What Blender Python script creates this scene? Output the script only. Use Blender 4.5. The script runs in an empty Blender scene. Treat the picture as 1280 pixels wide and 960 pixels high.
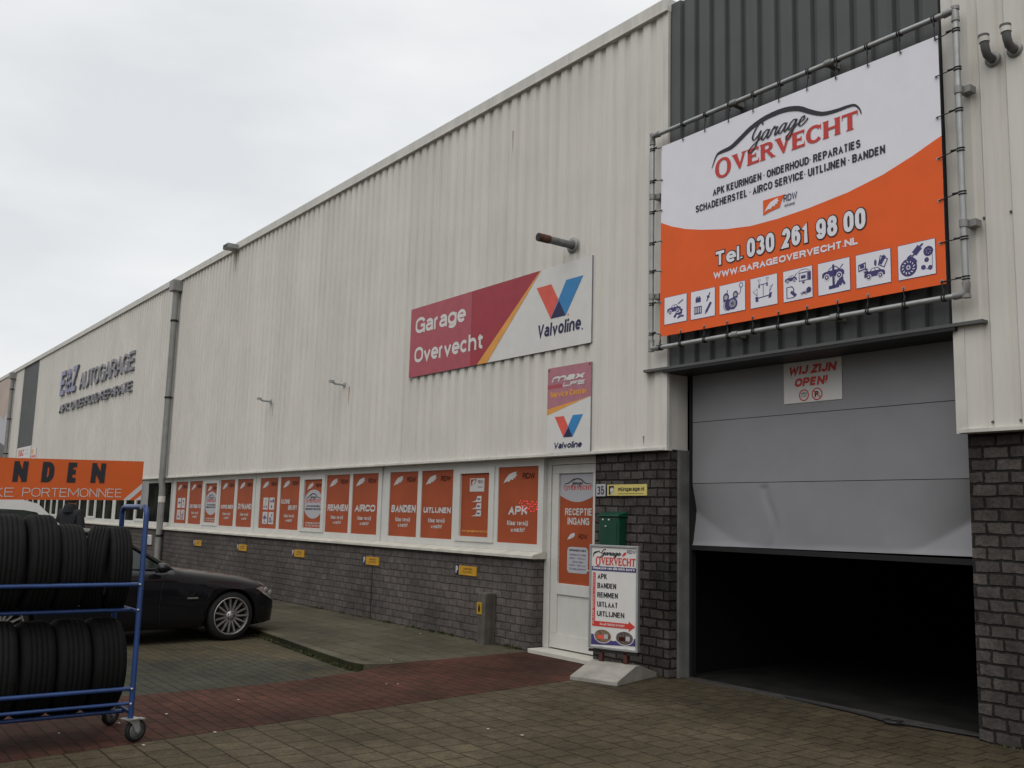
import bpy, bmesh, math, random
from mathutils import Vector, Matrix
random.seed(7)
R = math.radians
SC = bpy.context.scene
COL = SC.collection

# ------------------------------------------------------------------ camera
YC = -7.47                       # the facade is the plane y = 0, x runs along it, the camera stands at x = 0
CAMH = 1.6
def cam_matrix(p, r, y):
    B = Matrix(((1, 0, 0), (0, 0, 1), (0, -1, 0)))
    M = Matrix.Rotation(y, 3, 'Z') @ B @ Matrix.Rotation(p, 3, 'X') @ Matrix.Rotation(r, 3, 'Z')
    c = [M.col[0], -M.col[1], -M.col[2]]
    m = Matrix.Identity(4)
    for j in range(3):
        for i in range(3):
            m[i][j] = c[j][i]
    m.translation = (0, YC, CAMH)
    return m
cd = bpy.data.cameras.new('camera')
cam = bpy.data.objects.new('camera', cd); COL.objects.link(cam)
cam.matrix_world = cam_matrix(.139578584, -.0267128066, .931332157)
cd.sensor_width = 36; cd.lens = 1201.11 / 1280 * 36
cd.clip_start = .05; cd.clip_end = 2000
SC.camera = cam

# ------------------------------------------------------------------ sky, sun, exposure
W = bpy.data.worlds.new('World'); SC.world = W; W.use_nodes = True
nt = W.node_tree; N = nt.nodes; L = nt.links
bg = N['Background']
SUN_EL, SUN_AZ = 56, 150         # the bright part of the overcast stands behind the camera's right shoulder
sky = N.new('ShaderNodeTexSky'); sky.sky_type = 'NISHITA'; sky.sun_disc = False
sky.sun_elevation = R(SUN_EL); sky.sun_rotation = R(SUN_AZ); sky.dust_density = 4; sky.air_density = 1
tc = N.new('ShaderNodeTexCoord')
mp = N.new('ShaderNodeMapping'); mp.inputs['Scale'].default_value = (1, 1, 3.2)
n1 = N.new('ShaderNodeTexNoise'); n1.inputs['Scale'].default_value = 2.6; n1.inputs['Detail'].default_value = 5; n1.inputs['Roughness'].default_value = .5
cr = N.new('ShaderNodeValToRGB')
cr.color_ramp.elements[0].position = .34; cr.color_ramp.elements[0].color = (7.0, 7.2, 7.35, 1)
cr.color_ramp.elements[1].position = .66; cr.color_ramp.elements[1].color = (8.55, 8.6, 8.55, 1)
mx = N.new('ShaderNodeMixRGB'); mx.inputs[0].default_value = .88
L.new(tc.outputs['Generated'], mp.inputs[0]); L.new(mp.outputs[0], n1.inputs['Vector']); L.new(n1.outputs[0], cr.inputs[0])
L.new(sky.outputs[0], mx.inputs[1]); L.new(cr.outputs[0], mx.inputs[2])
# an overcast sky is brightest overhead; its low band behind the camera is darkened in place of unseen buildings opposite
def world_map(src, a, c, d, e):
    r = N.new('ShaderNodeMapRange'); r.interpolation_type = 'SMOOTHSTEP'
    for i, v in enumerate((a, c, d, e)): r.inputs[i + 1].default_value = v
    L.new(src, r.inputs[0]); return r.outputs[0]
def world_math(op, a, c):
    q = N.new('ShaderNodeMath'); q.operation = op
    for i, v in enumerate((a, c)):
        if isinstance(v, (int, float)): q.inputs[i].default_value = v
        else: L.new(v, q.inputs[i])
    return q.outputs[0]
sx = N.new('ShaderNodeSeparateXYZ'); L.new(tc.outputs['Generated'], sx.inputs[0])
low = world_math('MULTIPLY', world_map(sx.outputs[2], .14, .32, 1, 0), world_map(sx.outputs[1], -.35, -.05, 1, 0))
gain = world_math('MULTIPLY', world_map(sx.outputs[2], .45, 1, 1, 1.4), world_math('SUBTRACT', 1, world_math('MULTIPLY', low, .62)))
gv = N.new('ShaderNodeVectorMath'); gv.operation = 'SCALE'; L.new(mx.outputs[0], gv.inputs[0]); L.new(gain, gv.inputs['Scale']); L.new(gv.outputs[0], bg.inputs[0])
bg.inputs[1].default_value = .115
sd = bpy.data.lights.new('sun', 'SUN'); sd.energy = .95; sd.angle = R(60); sd.color = (1, .96, .9)
so = bpy.data.objects.new('sun', sd); COL.objects.link(so)
sdir = Vector((math.sin(R(SUN_AZ)) * math.cos(R(SUN_EL)), math.cos(R(SUN_AZ)) * math.cos(R(SUN_EL)), math.sin(R(SUN_EL))))
so.rotation_euler = sdir.to_track_quat('Z', 'Y').to_euler(); so.location = (0, -20, 30)
vs = SC.view_settings; vs.view_transform = 'Standard'; vs.look = 'None'; vs.exposure = 0; vs.gamma = 1; vs.use_curve_mapping = False

# ------------------------------------------------------------------ materials
MATS = {}
def mat(name, col, rough=.55, metal=0, var=.12, scale=6, bump=0, spec=.4, streak=0, bscale=60, coat=0, emit=0, sheet=0):
    if name in MATS: return MATS[name]
    m = bpy.data.materials.new(name); m.use_nodes = True; MATS[name] = m
    t = m.node_tree; n = t.nodes; l = t.links; b = n['Principled BSDF']
    b.inputs['Roughness'].default_value = rough; b.inputs['Metallic'].default_value = metal
    b.inputs['Specular IOR Level'].default_value = spec; b.inputs['Coat Weight'].default_value = coat
    b.inputs['Coat Roughness'].default_value = .05
    tc = n.new('ShaderNodeTexCoord')
    nz = n.new('ShaderNodeTexNoise'); nz.inputs['Scale'].default_value = scale; nz.inputs['Detail'].default_value = 6
    l.new(tc.outputs['Object'], nz.inputs['Vector'])
    rp = n.new('ShaderNodeMapRange'); rp.inputs[1].default_value = .3; rp.inputs[2].default_value = .7
    rp.inputs[3].default_value = 1 - var; rp.inputs[4].default_value = 1 + var * .5
    l.new(nz.outputs[0], rp.inputs[0])
    fac = rp.outputs[0]
    if streak:
        mp = n.new('ShaderNodeMapping'); mp.inputs['Scale'].default_value = (5, 5, .22)
        n2 = n.new('ShaderNodeTexNoise'); n2.inputs['Scale'].default_value = 2.2; n2.inputs['Detail'].default_value = 8; n2.inputs['Roughness'].default_value = .65
        l.new(tc.outputs['Object'], mp.inputs[0]); l.new(mp.outputs[0], n2.inputs['Vector'])
        r2 = n.new('ShaderNodeMapRange'); r2.inputs[1].default_value = .35; r2.inputs[2].default_value = .65
        r2.inputs[3].default_value = 1 - streak; r2.inputs[4].default_value = 1
        l.new(n2.outputs[0], r2.inputs[0])
        mu = n.new('ShaderNodeMath'); mu.operation = 'MULTIPLY'; l.new(fac, mu.inputs[0]); l.new(r2.outputs[0], mu.inputs[1]); fac = mu.outputs[0]
    if sheet:                                                    # every cladding sheet weathered a little differently
        ge = n.new('ShaderNodeNewGeometry'); sx = n.new('ShaderNodeSeparateXYZ'); l.new(ge.outputs['Position'], sx.inputs[0])
        dv = n.new('ShaderNodeMath'); dv.operation = 'DIVIDE'; dv.inputs[1].default_value = sheet; l.new(sx.outputs[0], dv.inputs[0])
        fl = n.new('ShaderNodeMath'); fl.operation = 'FLOOR'; l.new(dv.outputs[0], fl.inputs[0])
        wn = n.new('ShaderNodeTexWhiteNoise'); wn.noise_dimensions = '1D'; l.new(fl.outputs[0], wn.inputs['W'])
        r3 = n.new('ShaderNodeMapRange'); r3.inputs[3].default_value = .955; r3.inputs[4].default_value = 1.02; l.new(wn.outputs['Value'], r3.inputs[0])
        m3 = n.new('ShaderNodeMath'); m3.operation = 'MULTIPLY'; l.new(fac, m3.inputs[0]); l.new(r3.outputs[0], m3.inputs[1]); fac = m3.outputs[0]
    sc_ = n.new('ShaderNodeVectorMath'); sc_.operation = 'SCALE'; sc_.inputs[0].default_value = col[:3]
    l.new(fac, sc_.inputs['Scale']); l.new(sc_.outputs[0], b.inputs['Base Color'])
    if bump:
        n3 = n.new('ShaderNodeTexNoise'); n3.inputs['Scale'].default_value = bscale; n3.inputs['Detail'].default_value = 5
        l.new(tc.outputs['Object'], n3.inputs['Vector'])
        bp = n.new('ShaderNodeBump'); bp.inputs['Strength'].default_value = bump; bp.inputs['Distance'].default_value = .01
        l.new(n3.outputs[0], bp.inputs['Height']); l.new(bp.outputs[0], b.inputs['Normal'])
    if emit:
        b.inputs['Emission Color'].default_value = (*col[:3], 1); b.inputs['Emission Strength'].default_value = emit
    return m

def bricks(name, c1, c2, mortar, w, h, msize=.012, wall=True, offset=.5, bump=.6, stain=.35, moss=0, mosscol=(.03, .04, .018), rough=.85, freq=2, blotch=.5, bias=0, spill_shade=None):
    """units laid in courses: u along the course, v across it; colour varies unit by unit with dirt and moss on top"""
    m = bpy.data.materials.new(name); m.use_nodes = True; MATS[name] = m
    t = m.node_tree; n = t.nodes; l = t.links; b = n['Principled BSDF']
    b.inputs['Roughness'].default_value = rough; b.inputs['Specular IOR Level'].default_value = .12
    ge = n.new('ShaderNodeNewGeometry'); sx = n.new('ShaderNodeSeparateXYZ'); cx = n.new('ShaderNodeCombineXYZ')
    l.new(ge.outputs['Position'], sx.inputs[0])
    # a slight waviness so courses are not ruler-straight
    wn = n.new('ShaderNodeTexNoise'); wn.inputs['Scale'].default_value = 3.0; wn.inputs['Detail'].default_value = 2
    l.new(ge.outputs['Position'], wn.inputs['Vector'])
    wv = n.new('ShaderNodeVectorMath'); wv.operation = 'SUBTRACT'; wv.inputs[1].default_value = (.5, .5, .5); l.new(wn.outputs['Color'], wv.inputs[0])
    ws = n.new('ShaderNodeVectorMath'); ws.operation = 'SCALE'; ws.inputs['Scale'].default_value = .022 if wall else .026; l.new(wv.outputs[0], ws.inputs[0])
    w2 = n.new('ShaderNodeTexNoise'); w2.inputs['Scale'].default_value = 22; w2.inputs['Detail'].default_value = 3; l.new(ge.outputs['Position'], w2.inputs['Vector'])
    w3 = n.new('ShaderNodeVectorMath'); w3.operation = 'SUBTRACT'; w3.inputs[1].default_value = (.5, .5, .5); l.new(w2.outputs['Color'], w3.inputs[0])
    w4 = n.new('ShaderNodeVectorMath'); w4.operation = 'SCALE'; w4.inputs['Scale'].default_value = .022 if wall else .011; l.new(w3.outputs[0], w4.inputs[0])
    w5 = n.new('ShaderNodeVectorMath'); w5.operation = 'ADD'; l.new(ws.outputs[0], w5.inputs[0]); l.new(w4.outputs[0], w5.inputs[1]); ws = w5
    if wall:
        ad = n.new('ShaderNodeMath'); ad.operation = 'ADD'; l.new(sx.outputs[0], ad.inputs[0]); l.new(sx.outputs[1], ad.inputs[1])
        l.new(ad.outputs[0], cx.inputs[0]); l.new(sx.outputs[2], cx.inputs[1])
    else:
        l.new(sx.outputs[0], cx.inputs[0]); l.new(sx.outputs[1], cx.inputs[1])
    va = n.new('ShaderNodeVectorMath'); va.operation = 'ADD'; l.new(cx.outputs[0], va.inputs[0]); l.new(ws.outputs[0], va.inputs[1])
    br = n.new('ShaderNodeTexBrick'); br.inputs['Scale'].default_value = 1; br.offset = offset; br.offset_frequency = freq
    br.inputs['Brick Width'].default_value = w; br.inputs['Row Height'].default_value = h
    br.inputs['Mortar Size'].default_value = msize; br.inputs['Mortar Smooth'].default_value = .6; br.inputs['Bias'].default_value = bias
    br.inputs['Color1'].default_value = (*c1, 1); br.inputs['Color2'].default_value = (*c2, 1); br.inputs['Mortar'].default_value = (*mortar, 1)
    l.new(va.outputs[0], br.inputs['Vector'])
    def noise(sc, det, lo, hi, a, bb, rgh=.6):
        q = n.new('ShaderNodeTexNoise'); q.inputs['Scale'].default_value = sc; q.inputs['Detail'].default_value = det; q.inputs['Roughness'].default_value = rgh
        l.new(ge.outputs['Position'], q.inputs['Vector'])
        r = n.new('ShaderNodeMapRange'); r.inputs[1].default_value = lo; r.inputs[2].default_value = hi; r.inputs[3].default_value = a; r.inputs[4].default_value = bb
        l.new(q.outputs[0], r.inputs[0]); return r.outputs[0]
    big = noise(.9, 5, .35, .65, 1 - stain, 1 + stain * .35)
    fine = noise(38, 6, .3, .7, 1 - blotch * .5, 1 + blotch * .4, .75)
    mid = noise(8.5, 6, .3, .7, 1 - blotch * .42, 1 + blotch * .30, .7)
    m0 = n.new('ShaderNodeMath'); m0.operation = 'MULTIPLY'; l.new(mid, m0.inputs[0]); l.new(fine, m0.inputs[1])
    mu = n.new('ShaderNodeMath'); mu.operation = 'MULTIPLY'; l.new(big, mu.inputs[0]); l.new(m0.outputs[0], mu.inputs[1])
    sc_ = n.new('ShaderNodeVectorMath'); sc_.operation = 'SCALE'; l.new(br.outputs['Color'], sc_.inputs[0]); l.new(mu.outputs[0], sc_.inputs['Scale'])
    out = sc_.outputs[0]
    if moss:
        mf = noise(1.7, 7, .48, .7, 0, moss, .7)
        mx = n.new('ShaderNodeMixRGB'); l.new(mf, mx.inputs[0]); l.new(out, mx.inputs[1]); mx.inputs[2].default_value = (*mosscol, 1)
        out = mx.outputs[0]
    if spill_shade:                                                    # ragged dark patch: old oil on the bay, wear and painted shade on the forecourt
        cx_, cy_, rx_, ry_ = spill_shade[:4]
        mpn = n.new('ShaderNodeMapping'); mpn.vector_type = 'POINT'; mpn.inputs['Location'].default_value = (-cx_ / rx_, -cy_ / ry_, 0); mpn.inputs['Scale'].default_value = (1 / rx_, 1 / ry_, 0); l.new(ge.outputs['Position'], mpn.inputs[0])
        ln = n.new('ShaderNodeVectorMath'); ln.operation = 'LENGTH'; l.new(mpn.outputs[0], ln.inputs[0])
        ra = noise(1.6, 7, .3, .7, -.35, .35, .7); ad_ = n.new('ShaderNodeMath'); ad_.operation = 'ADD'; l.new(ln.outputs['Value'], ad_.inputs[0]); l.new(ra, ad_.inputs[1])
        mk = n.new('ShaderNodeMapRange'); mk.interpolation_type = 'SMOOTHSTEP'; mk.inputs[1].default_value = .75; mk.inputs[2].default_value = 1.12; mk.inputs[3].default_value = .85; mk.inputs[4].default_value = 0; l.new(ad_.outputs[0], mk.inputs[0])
        dk = n.new('ShaderNodeMixRGB'); dk.blend_type = 'MULTIPLY'; l.new(mk.outputs[0], dk.inputs[0]); l.new(out, dk.inputs[1]); dk.inputs[2].default_value = (*spill_shade[4:], 1); out = dk.outputs[0]
    l.new(out, b.inputs['Base Color'])
    inv = n.new('ShaderNodeMath'); inv.operation = 'SUBTRACT'; inv.inputs[0].default_value = 1; l.new(br.outputs['Fac'], inv.inputs[1])
    q = n.new('ShaderNodeTexNoise'); q.inputs['Scale'].default_value = 45; q.inputs['Detail'].default_value = 6; l.new(ge.outputs['Position'], q.inputs['Vector'])
    a2 = n.new('ShaderNodeMath'); a2.operation = 'MULTIPLY_ADD'; a2.inputs[1].default_value = .45; l.new(q.outputs[0], a2.inputs[0]); l.new(inv.outputs[0], a2.inputs[2])
    bp = n.new('ShaderNodeBump'); bp.inputs['Strength'].default_value = bump; bp.inputs['Distance'].default_value = .012
    l.new(a2.outputs[0], bp.inputs['Height']); l.new(bp.outputs[0], b.inputs['Normal'])
    return m

M_CREAM = mat('cream_cladding', (.675, .65, .598), .5, var=.06, scale=1.2, streak=.09, sheet=1.0725)
M_CREAM2 = mat('cream_trim', (.64, .62, .575), .5, var=.1, scale=3, streak=.15)
M_DARK = mat('dark_cladding', (.085, .088, .09), .45, var=.12, scale=2, streak=.15)
M_FLASH = mat('grey_flashing', (.10, .10, .10), .5)
M_WHITE = mat('window_pvc', (.60, .595, .56), .4, var=.06, scale=4, streak=.05)
M_SILL = mat('sill_stone', (.52, .50, .44), .6, var=.15, scale=5)
M_GALV = mat('galvanised', (.40, .41, .41), .42, .55, var=.15, scale=9)
M_ZINC = mat('zinc_pipe', (.30, .30, .29), .5, .3, var=.15, scale=5, streak=.2)
M_RUBBER = mat('rubber', (.009, .009, .0095), .7, var=.2, scale=20, bump=.15, bscale=90)
M_BLACK = mat('black_plastic', (.012, .012, .013), .5)
M_DOORP = mat('garage_panel', (.245, .245, .26), .38, var=.06, scale=3)
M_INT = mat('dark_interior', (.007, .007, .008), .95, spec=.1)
M_GLASS = mat('dark_glass', (.030, .031, .026), .3, spec=.0, var=.75, scale=2.2)
M_ROOF = mat('roof_felt', (.06, .06, .06), .9)
M_CONC = mat('concrete', (.25, .235, .205), .85, var=.3, scale=7, bump=.4)
M_JAMB = mat('jamb_concrete', (.15, .15, .14), .85, var=.35, scale=4, bump=.3, streak=.3)
# print colours
P_WHITE = mat('print_white', (.79, .785, .85), .45, var=.03)
P_ORANGE = mat('print_orange', (.82, .128, .027), .5, var=.06, scale=3, spec=.2)
P_DARK = mat('print_black', (.018, .018, .024), .45)
P_RED = mat('print_red', (.56, .045, .035), .45, var=.04)
P_PURPLE = mat('print_violet', (.055, .045, .17), .45, var=.05)
P_FILM = mat('film_orange', (.345, .076, .030), .45, var=.12, scale=2.5, spec=.12)
P_FWHITE = mat('film_white', (.55, .53, .52), .35, var=.05)
P_FDARK = mat('film_brown', (.045, .010, .007), .45, spec=.1)
P_GREY = mat('film_grey', (.42, .42, .45), .4, var=.04)
P_CRIM = mat('print_crimson', (.34, .028, .045), .4, var=.1)
P_CRIM2 = mat('print_crimson_faded', (.40, .075, .10), .4, var=.1)
P_MAUVE = mat('print_mauve', (.42, .17, .21), .4, var=.12)
P_AMBER = mat('print_amber', (.72, .32, .06), .4)
P_VRED = mat('print_coral', (.70, .10, .07), .4)
P_VBLUE = mat('print_azure', (.03, .22, .50), .4)
P_NAVY = mat('print_navy', (.014, .014, .075), .4)
P_OFFW = mat('print_offwhite', (.66, .65, .63), .4, var=.05)
P_YEL = mat('plate_yellow', (.50, .27, .018), .45, var=.15, scale=15)
P_PALEY = mat('plate_pale_yellow', (.62, .52, .16), .4, var=.08)
P_BLUE = mat('plate_blue', (.012, .018, .075), .45, spec=.2)

# ------------------------------------------------------------------ mesh helpers
OFF = {}
class MB:
    def __init__(s): s.v = []; s.f = []; s.m = []; s.sm = []; s.mats = []
    def mi(s, m):
        if m not in s.mats: s.mats.append(m)
        return s.mats.index(m)
    def add(s, vs, fs, m, smooth=False):
        o = len(s.v); s.v += [Vector(p) for p in vs]; k = s.mi(m)
        for f in fs: s.f.append([o + i for i in f]); s.m.append(k); s.sm.append(smooth)
    def box(s, x0, x1, y0, y1, z0, z1, m):
        s.add([(x0, y0, z0), (x1, y0, z0), (x1, y1, z0), (x0, y1, z0), (x0, y0, z1), (x1, y0, z1), (x1, y1, z1), (x0, y1, z1)],
              [(0, 3, 2, 1), (4, 5, 6, 7), (0, 1, 5, 4), (1, 2, 6, 5), (2, 3, 7, 6), (3, 0, 4, 7)], m)
    def prism(s, pts, fn, d0, d1, m, smooth=False):
        n = len(pts)
        vs = [fn(a, b, d0) for a, b in pts] + [fn(a, b, d1) for a, b in pts]
        s.add(vs, [list(range(n))[::-1], list(range(n, 2 * n))], m)
        s.add(vs, [(i, (i + 1) % n, n + (i + 1) % n, n + i) for i in range(n)], m, smooth)
    def tube(s, pts, r, m, n=10, closed=False, caps=True, smooth=True):
        pts = [Vector(p) for p in pts]; k = len(pts)
        rr = r if isinstance(r, (list, tuple)) else [r] * k
        ring = []; up = None
        for i, p in enumerate(pts):
            a = pts[(i - 1) % k] if (closed or i > 0) else p
            b = pts[(i + 1) % k] if (closed or i < k - 1) else p
            t = (b - a).normalized()
            if up is None:
                up = Vector((0, 0, 1)) if abs(t.z) < .9 else Vector((1, 0, 0))
            u = (up - t * up.dot(t)).normalized(); w = t.cross(u); up = u
            ring.append([p + (u * math.cos(q) + w * math.sin(q)) * rr[i] for q in (2 * math.pi * j / n for j in range(n))])
        vs = [p for q in ring for p in q]; fs = []
        for i in range(k if closed else k - 1):
            a = i * n; b = ((i + 1) % k) * n
            fs += [(a + j, a + (j + 1) % n, b + (j + 1) % n, b + j) for j in range(n)]
        s.add(vs, fs, m, smooth)
        if caps and not closed: s.add(ring[0] + ring[-1], [list(range(n))[::-1], list(range(n, 2 * n))], m)
    def lathe(s, prof, o, ax, m, n=32, smooth=True, closed=False):
        o = Vector(o); ax = Vector(ax).normalized(); u = ax.orthogonal().normalized(); w = ax.cross(u)
        vs = []
        for r, h in prof:
            vs += [o + ax * h + (u * math.cos(q) + w * math.sin(q)) * r for q in (2 * math.pi * j / n for j in range(n))]
        k = len(prof); fs = []
        for i in range(k if closed else k - 1):
            a = i * n; b = ((i + 1) % k) * n
            fs += [(a + j, a + (j + 1) % n, b + (j + 1) % n, b + j) for j in range(n)]
        s.add(vs, fs, m, smooth)
    def build(s, name, parent=None, bevel=0, recenter=True, segs=2):
        off = Vector((0, 0, 0)); loc = Vector((0, 0, 0))
        if parent is not None: off = OFF[parent.name]
        elif recenter:
            xs = [p.x for p in s.v]; ys = [p.y for p in s.v]; zs = [p.z for p in s.v]
            off = loc = Vector(((min(xs) + max(xs)) / 2, (min(ys) + max(ys)) / 2, min(zs)))
        me = bpy.data.meshes.new(name)
        me.from_pydata([tuple(p - off) for p in s.v], [], s.f)
        for m in s.mats: me.materials.append(m)
        me.polygons.foreach_set('material_index', s.m); me.polygons.foreach_set('use_smooth', s.sm)
        me.update()
        o = bpy.data.objects.new(name, me); COL.objects.link(o)
        if parent is not None: o.parent = parent
        else: o.location = loc
        OFF[o.name] = off.copy()
        if bevel:
            b = o.modifiers.new('bevel', 'BEVEL'); b.width = bevel; b.segments = segs; b.limit_method = 'ANGLE'; b.angle_limit = R(40)
        return o
def tag(o, label, cat, group=None):
    o['label'] = label; o['category'] = cat
    if group: o['group'] = group
    return o
def thing(name, label, cat, loc=(0, 0, 0), rz=0, group=None, local=False):
    o = bpy.data.objects.new(name, None); COL.objects.link(o); o.location = loc; o.rotation_euler = (0, 0, rz)
    o.empty_display_size = .2
    OFF[o.name] = Vector((0, 0, 0)) if local else Vector(loc)
    return tag(o, label, cat, group)
def struct(o): o['kind'] = 'structure'; return o
def dup(src, loc, rz, label, parent=None):
    c = src.copy(); COL.objects.link(c); c.parent = parent
    if parent is None: c.location = loc; c.rotation_euler = (src.rotation_euler.x, src.rotation_euler.y, rz); c['label'] = label
    for k in src.children: dup(k, None, 0, None, c)
    return c

# ------------------------------------------------------------------ lettering and flat print

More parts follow.
